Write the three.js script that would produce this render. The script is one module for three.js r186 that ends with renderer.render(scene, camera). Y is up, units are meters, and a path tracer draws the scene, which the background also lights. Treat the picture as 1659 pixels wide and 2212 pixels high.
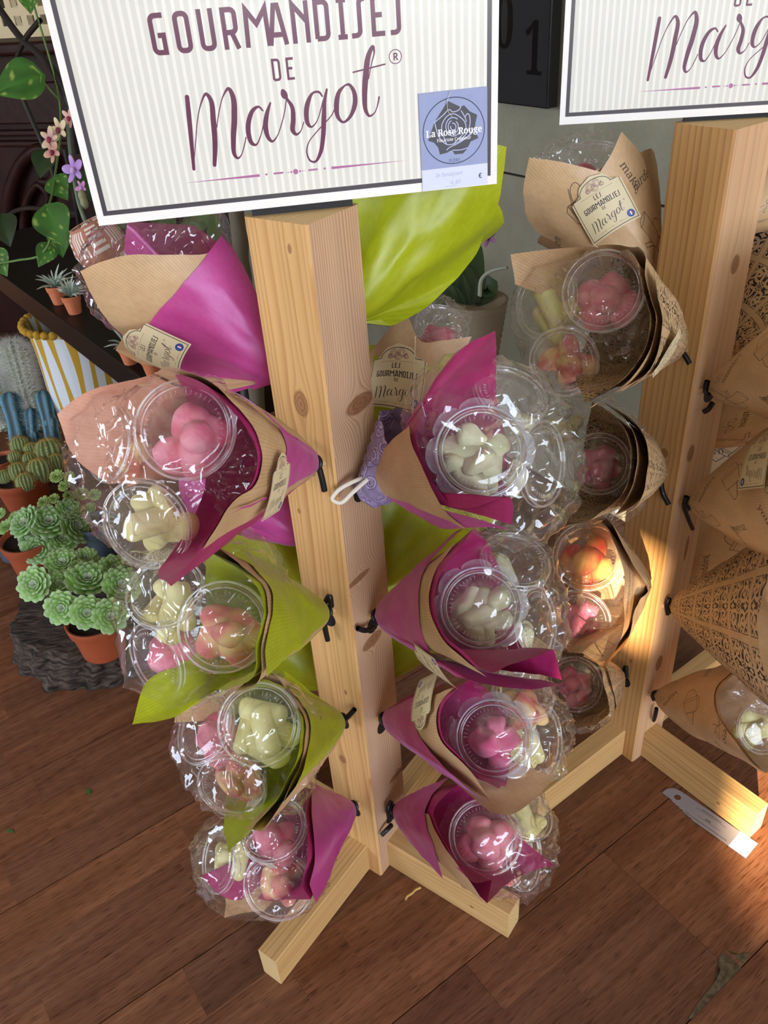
import * as THREE from 'three';
import { mergeGeometries, mergeVertices } from 'three/addons/utils/BufferGeometryUtils.js';
import { RoundedBoxGeometry } from 'three/addons/geometries/RoundedBoxGeometry.js';
import { ImprovedNoise } from 'three/addons/math/ImprovedNoise.js';
import { RectAreaLightUniformsLib } from 'three/addons/lights/RectAreaLightUniformsLib.js';

// ---------------------------------------------------------------- camera, sky, sun, exposure
const W = 1659, H = 2212, FOCAL = 1778.6;
const scene = new THREE.Scene();
const camera = new THREE.PerspectiveCamera(2 * Math.atan(H / 2 / FOCAL) * 180 / Math.PI, W / H, 0.02, 60);
camera.rotation.order = 'YXZ';
camera.position.set(0, 1.08435, 0);
camera.rotation.set(-0.6000039, 0, -0.0771802);
camera.updateMatrixWorld(true);
scene.add(camera);
const EYE = camera.position.clone();

const V3 = (x, y, z) => new THREE.Vector3(x, y, z);
// axes of the room: BX runs with the floor boards (away to the right), AX across them (towards the viewer's right)
const BX = V3(0.8358, 0, -0.549), AX = V3(0.549, 0, 0.8358), UP = V3(0, 1, 0);
const room = (a, b, y = 0) => AX.clone().multiplyScalar(a).addScaledVector(BX, b).setY(y);
const ROOM_TURN = Math.atan2(0.549, 0.8358);

const SUN_DIR = AX.clone().multiplyScalar(0.6).addScaledVector(BX, -0.8).addScaledVector(UP, 0.43).normalize();
const EXPOSURE = 0.86, SKY_STRENGTH = 17.0, SUN_STRENGTH = 34;
{
  const w = 256, h = 128, d = new Float32Array(w * h * 4);
  const zen = [0.36, 0.52, 0.86], hor = [0.86, 0.93, 1.0], gnd = [0.34, 0.32, 0.29];
  for (let y = 0; y < h; y++) {
    const el = (y + 0.5) / h - 0.5, k = Math.pow(Math.max(0, 1 - Math.abs(el) * 2), 2.2);
    for (let x = 0; x < w; x++) for (let c = 0; c < 4; c++)
      d[(y * w + x) * 4 + c] = c === 3 ? 1 : el < 0 ? gnd[c] : zen[c] + (hor[c] - zen[c]) * k;
  }
  const sky = new THREE.DataTexture(d, w, h, THREE.RGBAFormat, THREE.FloatType);
  sky.mapping = THREE.EquirectangularReflectionMapping; sky.magFilter = sky.minFilter = THREE.LinearFilter; sky.needsUpdate = true;
  scene.background = sky; scene.backgroundIntensity = SKY_STRENGTH;
  scene.environment = sky; scene.environmentIntensity = SKY_STRENGTH;
}
const sun = new THREE.DirectionalLight(new THREE.Color(1, 0.8, 0.55), SUN_STRENGTH);
sun.target.position.set(0.3, 0.2, -0.8); sun.position.copy(SUN_DIR).multiplyScalar(8).add(sun.target.position);
sun.castShadow = true; sun.shadow.mapSize.set(4096, 4096); sun.shadow.radius = 1.2;
Object.assign(sun.shadow.camera, { left: -4, right: 4, top: 4, bottom: -4, near: 0.5, far: 20 });
scene.add(sun, sun.target);
RectAreaLightUniformsLib.init();
const renderer = new THREE.WebGLRenderer({ antialias: true });
renderer.toneMapping = THREE.LinearToneMapping;
renderer.toneMappingExposure = EXPOSURE;
renderer.shadowMap.enabled = true;

// ---------------------------------------------------------------- small helpers
let seedState = 1;
const seed = (s) => { seedState = (s * 2654435761) >>> 0 || 1; };
const rnd = () => { seedState = (seedState + 0x6D2B79F5) >>> 0; let t = seedState; t = Math.imul(t ^ (t >>> 15), t | 1); t ^= t + Math.imul(t ^ (t >>> 7), t | 61); return ((t ^ (t >>> 14)) >>> 0) / 4294967296; };
const rr = (a, b) => a + (b - a) * rnd();
const noise = new ImprovedNoise();
const N3 = (x, y, z) => noise.noise(x + 31.7, y + 11.3, z + 57.1);
const clamp = (x, a, b) => Math.min(b, Math.max(a, x));
const mix = (a, b, t) => a + (b - a) * t;
const smooth = (a, b, x) => { const t = clamp((x - a) / (b - a), 0, 1); return t * t * (3 - 2 * t); };

const used = {};
function numbered(n) { const k = used[n] = (used[n] ?? -1) + 1; return k ? n + '_' + String(k).padStart(3, '0') : n; }
function shade(o) { o.castShadow = true; o.receiveShadow = true; return o; }
function tag(o, label, category, group, kind) {
  if (label) o.userData.label = label; if (category) o.userData.category = category;
  if (group) o.userData.group = group; if (kind) o.userData.kind = kind; return o;
}
function thing(name, label, category, pos = V3(0, 0, 0), turn = 0, group) {
  const g = new THREE.Group(); g.name = numbered(name); g.position.copy(pos); g.rotation.y = turn; scene.add(g);
  return tag(g, label, category, group);
}
// one mesh under parent; `world` geometry is given in world space and is moved into the parent's frame
function part(name, geo, mat, parent, world = false) {
  if (Array.isArray(geo)) geo = merge(geo);
  const m = shade(new THREE.Mesh(geo, mat));
  m.name = parent === scene ? numbered(name) : name;
  if (world && parent !== scene) { parent.updateMatrixWorld(true); geo.applyMatrix4(parent.matrixWorld.clone().invert()); }
  if (parent !== scene) { const n = parent.children.filter((c) => c.name === name || c.name.startsWith(name + '_0')).length; if (n) m.name = name + '_' + String(n).padStart(3, '0'); }
  parent.add(m); return m;
}
// a thing that is one mesh, its origin moved to the given base
function solo(name, geo, mat, label, category, base, group, kind) {
  if (Array.isArray(geo)) geo = merge(geo);
  if (base) geo.translate(-base.x, -base.y, -base.z);
  const m = part(name, geo, mat, scene); if (base) m.position.copy(base);
  return tag(m, label, category, group, kind);
}
function merge(list) {
  const keep = ['position', 'normal', 'uv'].concat(list.every((g) => g.attributes.color) ? ['color'] : []);
  return mergeGeometries(list.map((g) => { let q = g.index ? g.toNonIndexed() : g; if (!q.attributes.uv) q.setAttribute('uv', new THREE.BufferAttribute(new Float32Array(q.attributes.position.count * 2), 2)); for (const k of Object.keys(q.attributes)) if (!keep.includes(k)) q.deleteAttribute(k); return q; }));
}
function paint(geo, c) { // one vertex colour (linear) for a whole geometry
  const n = geo.attributes.position.count, a = new Float32Array(n * 3); for (let i = 0; i < n; i++) a.set([c.r, c.g, c.b], i * 3);
  geo.setAttribute('color', new THREE.BufferAttribute(a, 3)); return geo;
}
const lin = (hex) => new THREE.Color(hex);
// from a place in the photograph to a place in the room: along the line of sight
function ray(px, py) {
  return V3((px - W / 2) / FOCAL, -(py - H / 2) / FOCAL, -1).transformDirection(camera.matrixWorld).divideScalar(1);
}
const FWD = V3(0, 0, -1).transformDirection(camera.matrixWorld);
const CAMR = V3(1, 0, 0).transformDirection(camera.matrixWorld), CAMU = V3(0, 1, 0).transformDirection(camera.matrixWorld);
const at = (px, py, depth) => { const d = ray(px, py); return EYE.clone().addScaledVector(d, depth / d.dot(FWD)); };
const onPlane = (px, py, p0, n) => { const d = ray(px, py); return EYE.clone().addScaledVector(d, p0.clone().sub(EYE).dot(n) / d.dot(n)); };
const onY = (px, py, y) => onPlane(px, py, V3(0, y, 0), UP);
const depthOf = (p) => p.clone().sub(EYE).dot(FWD);
const sizeAt = (px, depth) => px * depth / FOCAL;

function tube(pts, r, seg = 24, sides = 8, closed = false, taper) {
  const c = new THREE.CatmullRomCurve3(pts, closed, 'centripetal');
  const g = new THREE.TubeGeometry(c, seg, r, sides, closed);
  if (taper) { const p = g.attributes.position, v = V3(), ctr = V3(); for (let i = 0; i <= seg; i++) { c.getPointAt(i / seg, ctr); const k = taper(i / seg); for (let j = 0; j <= sides; j++) { const q = i * (sides + 1) + j; v.fromBufferAttribute(p, q).sub(ctr).multiplyScalar(k).add(ctr); p.setXYZ(q, v.x, v.y, v.z); } } }
  return g;
}
function bevelBox(x, y, z, r = 0.002, seg = 2) { return new RoundedBoxGeometry(x, y, z, seg, r); }
// quaternion that brings +z to n with +y as near as may be to up
function facing(n, up = UP) {
  const z = n.clone().normalize(), x = up.clone().cross(z).normalize(), y = z.clone().cross(x);
  return new THREE.Quaternion().setFromRotationMatrix(new THREE.Matrix4().makeBasis(x, y, z));
}
function place(geo, pos, q) { return geo.applyQuaternion(q).translate(pos.x, pos.y, pos.z); }

// ---------------------------------------------------------------- textures
function dataTex(w, h, fn, srgb = true) {
  const d = new Uint8Array(w * h * 4), o = [0, 0, 0];
  for (let y = 0; y < h; y++) for (let x = 0; x < w; x++) { fn(x, y, o); const i = (y * w + x) * 4; d[i] = clamp(o[0], 0, 255); d[i + 1] = clamp(o[1], 0, 255); d[i + 2] = clamp(o[2], 0, 255); d[i + 3] = 255; }
  const t = new THREE.DataTexture(d, w, h, THREE.RGBAFormat); t.magFilter = THREE.LinearFilter; t.minFilter = THREE.LinearMipmapLinearFilter; t.generateMipmaps = true;
  t.wrapS = t.wrapT = THREE.RepeatWrapping; if (srgb) t.colorSpace = THREE.SRGBColorSpace; t.needsUpdate = true; return t;
}
function canvasTex(w, h, draw) {
  const c = document.createElement('canvas'); c.width = w; c.height = h; draw(c.getContext('2d'), w, h);
  const t = new THREE.CanvasTexture(c); t.colorSpace = THREE.SRGBColorSpace; t.wrapS = t.wrapT = THREE.RepeatWrapping; t.anisotropy = 8; return t;
}
const std = (o) => new THREE.MeshStandardMaterial(o);
const phys = (o) => new THREE.MeshPhysicalMaterial(o);

// pine: columns of one face each, lines of late wood running up, bent round the knots
function pineTex(w, h, faces, tall, s) {
  return dataTex(w, h, (x, y, o) => {
    const f = faces[Math.min(faces.length - 1, Math.floor(x / w * faces.length))], cw = w / faces.length;
    let u = ((x % cw) / cw - 0.5) * 0.07, v = y / h * tall, g = u + f.bend * N3(u * 4, v * 2.2, s) + 0.0008 * N3(u * 30, v * 9, s + 3) + f.lean * (v - tall / 2);
    let knot = 0, ring = 0;
    for (const [kx, ky, rx, ry] of f.knots) {
      const dx = u - kx, dy = v - ky, d = Math.hypot(dx / rx, dy / ry);
      if (d < 5) g -= Math.sign(dx || 1) * rx * 0.9 * Math.exp(-Math.max(0, d - 1) * 0.75) * (1 - Math.exp(-Math.abs(dx) / rx * 2));
      if (d < 1.25) { knot = Math.max(knot, smooth(1.25, 0.85, d)); ring = 0.5 + 0.5 * Math.sin(d * 15 + 2 * N3(u * 200, v * 200, s)); }
    }
    const ph = g / f.pitch + 0.9 * N3(g * 60, 0.3, s + f.id), fr = ph - Math.floor(ph);
    const line = Math.pow(fr, 3.2) * smooth(1, 0.93, fr) * f.strong * (0.75 + 0.5 * N3(u * 60, v * 3, s + 9));
    const fine = 7 * N3(u * 900, v * 14, s + 5) + 9 * N3(u * 40, v * 5, s + 7);
    for (let c = 0; c < 3; c++) {
      let q = mix(f.light[c], f.dark[c], line) + fine * (1 - c * 0.12);
      q = mix(q, mix(f.knot[c], f.knot[c] * 0.72, ring), knot * 0.72); o[c] = q;
    }
  });
}
// ---------------------------------------------------------------- the room
const M = {};
const wallTex = dataTex(512, 512, (x, y, o) => { const n = 9 * N3(x * 0.012, y * 0.012, 1) + 6 * N3(x * 0.06, y * 0.05, 2) + 4 * N3(x * 0.3, y * 0.3, 3); o[0] = 144 + n; o[1] = 141 + n; o[2] = 121 + n; });
M.wallGreen = std({ map: wallTex, roughness: 0.7 });
M.wallWhite = std({ color: 0xd8d2c6, roughness: 0.9 });
M.wallDark = std({ color: 0x4a4038, roughness: 0.9 });
M.ceiling = std({ color: 0xe6e2d8, roughness: 0.95 });
M.frameWhite = std({ color: 0xd9d6cf, roughness: 0.5 });
M.gap = std({ color: 0x0e0805, roughness: 0.95 });

const floorWood = [0, 1, 2].map((k) => dataTex(256, 1024, (x, y, o) => {
  const u = x / 256 * 0.16, v = y / 1024 * 0.64;
  const g = u * 150 + 3.2 * N3(u * 22, v * 3.4, k * 7 + 1), w1 = N3(g * 0.9, v * 2.5, k), w2 = N3(u * 420, v * 18, k + 20), w3 = N3(u * 30, v * 4, k + 40), pore = Math.max(0, N3(u * 900, v * 46, k + 60) - 0.18);
  const q = 17 * w1 + 12 * w2 + 16 * w3 - 110 * pore;
  o[0] = 121 + q * 1.0; o[1] = 78 + q * 0.86; o[2] = 52 + q * 0.72;
}));
const floorBump = dataTex(256, 256, (x, y, o) => { const n = 128 + 60 * N3(x * 0.5, y * 0.05, 3) + 40 * N3(x * 0.07, y * 0.07, 9); o[0] = o[1] = o[2] = n; }, false);
const FLOOR_TONES = [[0.98, 0.96, 0.95], [0.86, 0.85, 0.86], [1.12, 1.06, 1.0], [0.68, 0.7, 0.76], [1.04, 0.97, 0.9], [0.92, 0.93, 0.95]];
const floorMats = FLOOR_TONES.map((t, i) => std({ map: floorWood[i % 3], color: new THREE.Color(t[0], t[1], t[2]), roughness: 0.42, bumpMap: floorBump, bumpScale: 0.0002 }));
{
  const floor = new THREE.Group(); floor.name = 'floor'; floor.rotation.y = ROOM_TURN; floor.userData.kind = 'structure'; scene.add(floor);
  const slab = new THREE.BoxGeometry(6.4, 0.1, 8.4); slab.translate(-0.7, -0.0575, -0.6);
  { const p = slab.attributes.position, uv = slab.attributes.uv; for (let i = 0; i < p.count; i++) uv.setXY(i, p.getZ(i) / 0.16, p.getX(i) / 0.64); }
  part('floor_slab', slab, floorMats[1], floor);
  // boards of three printed staves each; board joints gape a little, stave joints are hairlines
  const seams = [-1.5355, -1.314, -1.0925, -0.871, -0.6435, -0.421, -0.2065, 0.015, 0.2365];
  seed(77);
  const forced = { '3,1': [[-0.62, 3], [-0.2, 0], [0.2, 4]] };
  for (let r = 0; r < seams.length - 1; r++) {
    const z0 = seams[r], z1 = seams[r + 1], w = (z1 - z0) / 3;
    for (let s = 0; s < 3; s++) {
      const a = z0 + s * w + (s === 0 ? 0.0007 : 0.00012), b = z0 + (s + 1) * w - (s === 2 ? 0.0007 : 0.00012);
      let x = -1.35 - rr(0, 0.4), end = r < 3 ? 1.2 : r === 3 ? 1.15 : 1.15, last = -1;
      while (x < end) {
        let len = rr(0.3, 0.52), x1 = Math.min(x + len, end);
        if (r === 5 && x < 0.606 && x1 > 0.56) x1 = 0.606;            // the cross joint of that board
        let k = Math.floor(rnd() * 6); if (k === last) k = (k + 1) % 6; last = k;
        const dep = 0.0074 + (k % 3) * 0.00008, board = r === 5 && Math.abs(x1 - 0.606) < 1e-6 ? 0.0008 : 0.00015;
        const g = new THREE.BoxGeometry(x1 - x - board, dep, b - a), p = g.attributes.position, uv = g.attributes.uv, ou = rnd(), ov = rnd();
        for (let i = 0; i < p.count; i++) uv.setXY(i, p.getZ(i) / 0.16 + ou, p.getX(i) / 0.64 + ov);
        g.translate((x + x1) / 2, -dep / 2 - (k % 3) * 0.00006, (a + b) / 2);
        part('floor_stave', g, floorMats[k], floor);
        x = x1;
      }
    }
  }
}
{ // chipped and worn corner where two boards meet
  const fl = scene.getObjectByName('floor'), m = std({ map: dataTex(128, 128, (x, y, o) => { const n = 30 * N3(x * 0.12, y * 0.12, 2) + 20 * N3(x * 0.5, y * 0.5, 5); o[0] = 82 + n; o[1] = 68 + n; o[2] = 44 + n; }), roughness: 0.95 });
  for (const P of [[[1562, 2056], [1582, 2070], [1602, 2090], [1548, 2146], [1500, 2196], [1484, 2206], [1500, 2178], [1522, 2148], [1540, 2128], [1556, 2100], [1552, 2074]], [[1570, 2052], [1586, 2062], [1602, 2060], [1622, 2056], [1606, 2082]]]) {
    const w = P.map((q) => onY(q[0], q[1], 0.0005)), c = w[0], pos = [], uv = [], put = (v) => { pos.push(v.x, v.y, v.z); uv.push(v.x * 9, v.z * 9); }, ctr = w.reduce((s, v) => s.add(v), V3()).divideScalar(w.length);
    for (let i = 0; i < w.length; i++) { put(ctr); put(w[(i + 1) % w.length]); put(w[i]); }
    const g = new THREE.BufferGeometry(); g.setAttribute('position', new THREE.Float32BufferAttribute(pos, 3)); g.setAttribute('uv', new THREE.Float32BufferAttribute(uv, 2)); g.computeVertexNormals(); if (g.attributes.normal.getY(0) < 0) { const a = g.attributes.position.array; for (let i = 0; i < a.length; i += 9) for (let k = 0; k < 3; k++) { const t = a[i + 3 + k]; a[i + 3 + k] = a[i + 6 + k]; a[i + 6 + k] = t; } g.computeVertexNormals(); }
    part('worn_chip', g, m, fl, true);
  }
}
function wallBox(name, a0, a1, b0, b1, y0, y1, mat, parent) {
  const g = new THREE.BoxGeometry(b1 - b0, y1 - y0, a1 - a0); g.translate((b0 + b1) / 2, (y0 + y1) / 2, (a0 + a1) / 2);
  const p = g.attributes.position, n = g.attributes.normal, uv = g.attributes.uv;
  for (let i = 0; i < p.count; i++) uv.setXY(i, (Math.abs(n.getX(i)) > 0.5 ? p.getZ(i) : p.getX(i)) * 0.9, (Math.abs(n.getY(i)) > 0.5 ? p.getZ(i) : p.getY(i)) * 0.9);
  g.rotateY(ROOM_TURN); return parent ? part(name, g, mat, parent) : g;
}
function structure(name) { const g = new THREE.Group(); g.name = name; g.userData.kind = 'structure'; scene.add(g); return g; }
const A0 = -4.4, A1 = 3.4, B0 = -3.2, B1 = 1.25, TOP = 2.75;
{
  const r = structure('wall_right');
  wallBox('upper_panel', A0, A1, B1, B1 + 0.1, 0.682, TOP, M.wallGreen, r);
  wallBox('lower_panel', A0, A1, B1 + 0.004, B1 + 0.1, 0, 0.676, M.wallGreen, r);
  wallBox('panel_groove', A0, A1, B1 + 0.012, B1 + 0.1, 0.676, 0.682, M.gap, r);
  const b = structure('wall_back'); wallBox('wall_panel', A0 - 0.1, A0, B0 - 0.1, B1 + 0.1, 0, TOP, M.wallDark, b);
  const c = structure('ceiling'); wallBox('ceiling_panel', A0 - 0.1, A1 + 0.1, B0 - 0.1, B1 + 0.1, TOP, TOP + 0.1, M.ceiling, c);
}
// wall with openings [lo, hi, y0, y1] along one axis
function pierced(name, along, lo, hi, at0, at1, holes, mat) {
  const w = structure(name), cuts = [...new Set([lo, hi, ...holes.flatMap((h) => [h[0], h[1]])])].sort((p, q) => p - q);
  for (let i = 0; i < cuts.length - 1; i++) {
    const m = (cuts[i] + cuts[i + 1]) / 2, hs = holes.filter((h) => h[0] < m && h[1] > m).sort((p, q) => p[2] - q[2]); let y = 0;
    const bar = (y0, y1) => y1 - y0 > 1e-4 && (along === 'A' ? wallBox('wall_panel', cuts[i], cuts[i + 1], at0, at1, y0, y1, mat, w) : wallBox('wall_panel', at0, at1, cuts[i], cuts[i + 1], y0, y1, mat, w));
    for (const h of hs) { bar(y, h[2]); y = h[3]; } bar(y, TOP);
  }
  return w;
}
const WIN_FRONT = [-2.2, 0.85, 0.75, 2.35], WIN_SIDE = [-2.9, -1.05, 0.7, 2.3], WIN_SUN = [2.375, 2.53, 2.365, 2.58], WIN_SUN2 = [2.655, 3.2, 2.1, 2.34];
pierced('wall_front', 'B', B0 - 0.1, B1 + 0.1, A1, A1 + 0.1, [WIN_FRONT], M.wallWhite);
pierced('wall_left', 'A', A0, A1, B0 - 0.1, B0, [WIN_SIDE, WIN_SUN, WIN_SUN2], M.wallWhite);
function windowFrame(name, along, [l, h, y0, y1], at0, nx, ny) {
  const w = structure(name), t = 0.045;
  const bar = (p, q, y, z, n) => along === 'A' ? wallBox(n, p, q, at0 + 0.03, at0 + 0.07, y, z, M.frameWhite, w) : wallBox(n, at0 + 0.03, at0 + 0.07, p, q, y, z, M.frameWhite, w);
  bar(l, h, y0, y0 + t, 'window_rail'); bar(l, h, y1 - t, y1, 'window_rail');
  for (let i = 0; i <= nx; i++) { const p = l + (h - l - t) * i / nx; bar(p, p + t, y0 + t, y1 - t, 'window_bar'); }
  for (let j = 1; j < ny; j++) { const y = y0 + (y1 - y0) * j / ny; bar(l + t, h - t, y - 0.012, y + 0.012, 'window_rail'); }
}
windowFrame('window_1', 'B', WIN_FRONT, A1, 3, 2);
windowFrame('window_2', 'A', WIN_SIDE, B0 - 0.1, 2, 2);
// ---------------------------------------------------------------- the two pine stands
const HW = 0.035, BEAM_W = 0.0151, BEAM_H = 0.0553, BEAM_L = 0.226;
const STANDS = [{ o: V3(-0.0501, 0, -0.7222), yaw: 0.908827, h: 0.9057 }, { o: V3(0.3692, 0, -0.8822), yaw: 0.603415, h: 0.9204 }];
for (const s of STANDS) { s.U = V3(-Math.cos(s.yaw), 0, Math.sin(s.yaw)); s.V = V3(Math.sin(s.yaw), 0, Math.cos(s.yaw)); s.turn = s.yaw; }
// in the stand's own frame x = -U and z = V
const HONEY = { light: [213, 168, 107], dark: [166, 108, 54], knot: [160, 108, 62] }, PINK = { light: [206, 170, 136], dark: [132, 84, 56], knot: [150, 96, 58] };
const postTex = [
  pineTex(1024, 2048, [
    { ...HONEY, id: 1, pitch: 0.0074, strong: 0.8, bend: 0.012, lean: 0.004, knots: [[0.0028, 0.7389, 0.008, 0.013], [0.0132, 0.8842, 0.002, 0.004], [-0.008, 0.2255, 0.005, 0.007], [0.012, 0.36, 0.002, 0.004], [-0.02, 0.61, 0.002, 0.003]] },
    { ...PINK, id: 2, pitch: 0.0036, strong: 0.85, bend: 0.006, lean: 0.004, knots: [[0.012, 0.726, 0.02, 0.0085], [-0.016, 0.53, 0.018, 0.004], [-0.004, 0.43, 0.017, 0.008], [0.02, 0.165, 0.016, 0.005], [0.014, 0.27, 0.003, 0.004]] },
    { ...HONEY, id: 3, pitch: 0.006, strong: 0.6, bend: 0.01, lean: 0, knots: [] }, { ...PINK, id: 4, pitch: 0.006, strong: 0.6, bend: 0.01, lean: 0, knots: [] }], 0.92, 3),
  pineTex(1024, 2048, [
    { ...HONEY, light: [200, 154, 96], dark: [146, 94, 46], id: 5, pitch: 0.0088, strong: 0.85, bend: 0.006, lean: 0.0, knots: [[0.01, 0.555, 0.005, 0.006], [0.006, 0.2, 0.002, 0.004]] },
    { ...PINK, light: [212, 172, 132], dark: [176, 120, 78], id: 6, pitch: 0.012, strong: 0.55, bend: 0.012, lean: 0.0, knots: [[0.005, 0.782, 0.0065, 0.01], [-0.018, 0.558, 0.006, 0.011], [-0.008, 0.2, 0.007, 0.014], [0.01, 0.4, 0.003, 0.02]] },
    { ...HONEY, id: 7, pitch: 0.006, strong: 0.6, bend: 0.01, lean: 0, knots: [] }, { ...PINK, id: 8, pitch: 0.006, strong: 0.6, bend: 0.01, lean: 0, knots: [] }], 0.92, 9)];
const beamTex = [11, 12, 13, 14].map((s) => pineTex(256, 1024, [{ light: [203, 164, 106], dark: [156, 106, 56], knot: [130, 84, 46], id: s, pitch: 0.011, strong: s % 2 ? 0.75 : 0.5, bend: 0.014, lean: 0, knots: [[0.015, 0.21, 0.002, 0.003], [-0.02, 0.07, 0.001, 0.002]] }], 0.32, s));
const endTex = dataTex(256, 256, (x, y, o) => { const d = Math.hypot(x - 40, y - 330) / 16 + 1.2 * N3(x * 0.02, y * 0.02, 4), f = d - Math.floor(d), n = 10 * N3(x * 0.2, y * 0.2, 1) + 9 * N3(x * 0.7, y * 0.7, 2) - 22 * f * f; o[0] = 214 + n; o[1] = 182 + n; o[2] = 128 + n; });
M.post = postTex.map((t) => std({ map: t, roughness: 0.62 }));
M.beam = beamTex.map((t) => std({ map: t, roughness: 0.68 }));
M.endGrain = std({ map: endTex, roughness: 0.9, bumpMap: endTex, bumpScale: 0.0006 });
M.black = std({ color: 0x121110, roughness: 0.6 });

// chamfered prism along y with each face on its own column of the texture
function prism(hx, hz, h, ch, tall, cols, roughTop = 0) {
  const ring = [[hx, hz - ch], [hx, -hz + ch], [hx - ch, -hz], [-hx + ch, -hz], [-hx, -hz + ch], [-hx, hz - ch], [-hx + ch, hz], [hx - ch, hz]];
  // ring edges: 0-1 is +x, 2-3 is -z, 4-5 is -x, 6-7 is +z; the others are chamfers
  const colOf = { 0: cols[2], 2: cols[3], 4: cols[0], 6: cols[1] }, pos = [], uv = [], n = 24;
  for (let e = 0; e < 8; e++) {
    const a = ring[e], b = ring[(e + 1) % 8], k = e % 2 ? null : colOf[e];
    for (let i = 0; i < n; i++) {
      const y0 = h * i / n, y1 = h * (i + 1) / n, f = (p) => { const along = e % 2 ? 0.5 : e === 0 ? -p[1] / hz : e === 4 ? p[1] / hz : e === 2 ? p[0] / hx : p[0] / hx; const c = k ?? colOf[(e + 7) % 8]; return (c + 0.5 + 0.5 * (e % 2 ? 0.96 : along * 0.985)) / 4; };
      const P = [[a, y0], [b, y0], [b, y1], [a, y1]];
      for (const t of [[0, 2, 1], [0, 3, 2]]) for (const q of t) { const [p, y] = P[q]; pos.push(p[0], y, p[1]); uv.push(cols.length > 1 ? f(p) : f(p) * 4 % 1, y / tall); }
    }
  }
  const g = new THREE.BufferGeometry(); g.setAttribute('position', new THREE.Float32BufferAttribute(pos, 3)); g.setAttribute('uv', new THREE.Float32BufferAttribute(uv, 2)); g.computeVertexNormals();
  const cap = (y, up) => { const p = [], u = []; for (let e = 0; e < 8; e++) { const a = ring[e], b = ring[(e + 1) % 8]; for (const q of up ? [[0, 0], b, a] : [[0, 0], a, b]) { p.push(q[0], y, q[1]); u.push(q[0] / 0.08 + 0.5, q[1] / 0.08 + 0.5); } } const c = new THREE.BufferGeometry(); c.setAttribute('position', new THREE.Float32BufferAttribute(p, 3)); c.setAttribute('uv', new THREE.Float32BufferAttribute(u, 2)); c.computeVertexNormals(); return c; };
  return [g, cap(h, false), cap(0, true)];
}
STANDS.forEach((s, k) => {
  const t = thing('pine_stand', k ? 'pine display post on cross foot, right one, partly sunlit, carrying brown paper bouquets' : 'square pine display post with cross foot, nearest one, carrying pink and lime bouquets', 'display stand', s.o.clone(), s.turn);
  const [side, top, bottom] = prism(HW, HW, s.h, 0.0022, 0.92, [0, 1, 2, 3]);
  const post = part('post', side, M.post[k], t);
  part('end_grain', top, M.endGrain, post); part('end_grain', bottom, M.endGrain, post);
  // four feet of the cross, -x is U (front left), +z is V (front right)
  [[-1, 0], [0, 1], [1, 0], [0, -1]].forEach(([dx, dz], i) => {
    const L = BEAM_L - HW, [g, c0, c1] = prism(BEAM_W, BEAM_H / 2, L, 0.0018, 0.32, [0]);
    { const uv = g.attributes.uv, p = g.attributes.position, nn = g.attributes.normal; for (let q = 0; q < uv.count; q++) uv.setXY(q, (Math.abs(nn.getX(q)) > 0.5 ? p.getZ(q) + 0.011 : p.getX(q) + 0.03) / 0.07 + 0.5, p.getY(q) / 0.32 + i * 0.23); }
    for (const q of [g, c0, c1]) { q.rotateX(Math.PI / 2); q.translate(0, BEAM_H / 2, HW); q.rotateY(Math.atan2(dx, dz)); }
    const f = part('foot', g, M.beam[(i + k) % 4], t); part('end_grain', c0, M.endGrain, f); part('end_grain', c1, M.endGrain, f);
  });
  // bored holes for the bouquet sticks
  const rows = k ? [[0.69, 0.52, 0.337, 0.155], [0.632, 0.477, 0.303, 0.128]] : [[0.67, 0.472, 0.302, 0.126], [0.632, 0.452, 0.282, 0.098]];
  for (const [dx, dz] of [[-1, 0], [0, 1], [1, 0], [0, -1]]) for (const y of dx ? rows[0] : rows[1]) {
    const g = new THREE.CylinderGeometry(0.011, 0.011, 0.004, 20); g.rotateX(Math.PI / 2); g.translate(0, y, HW - 0.0014); g.rotateY(Math.atan2(dx, dz)); part('bored_hole', g, M.black, t);
  }
});
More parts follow.
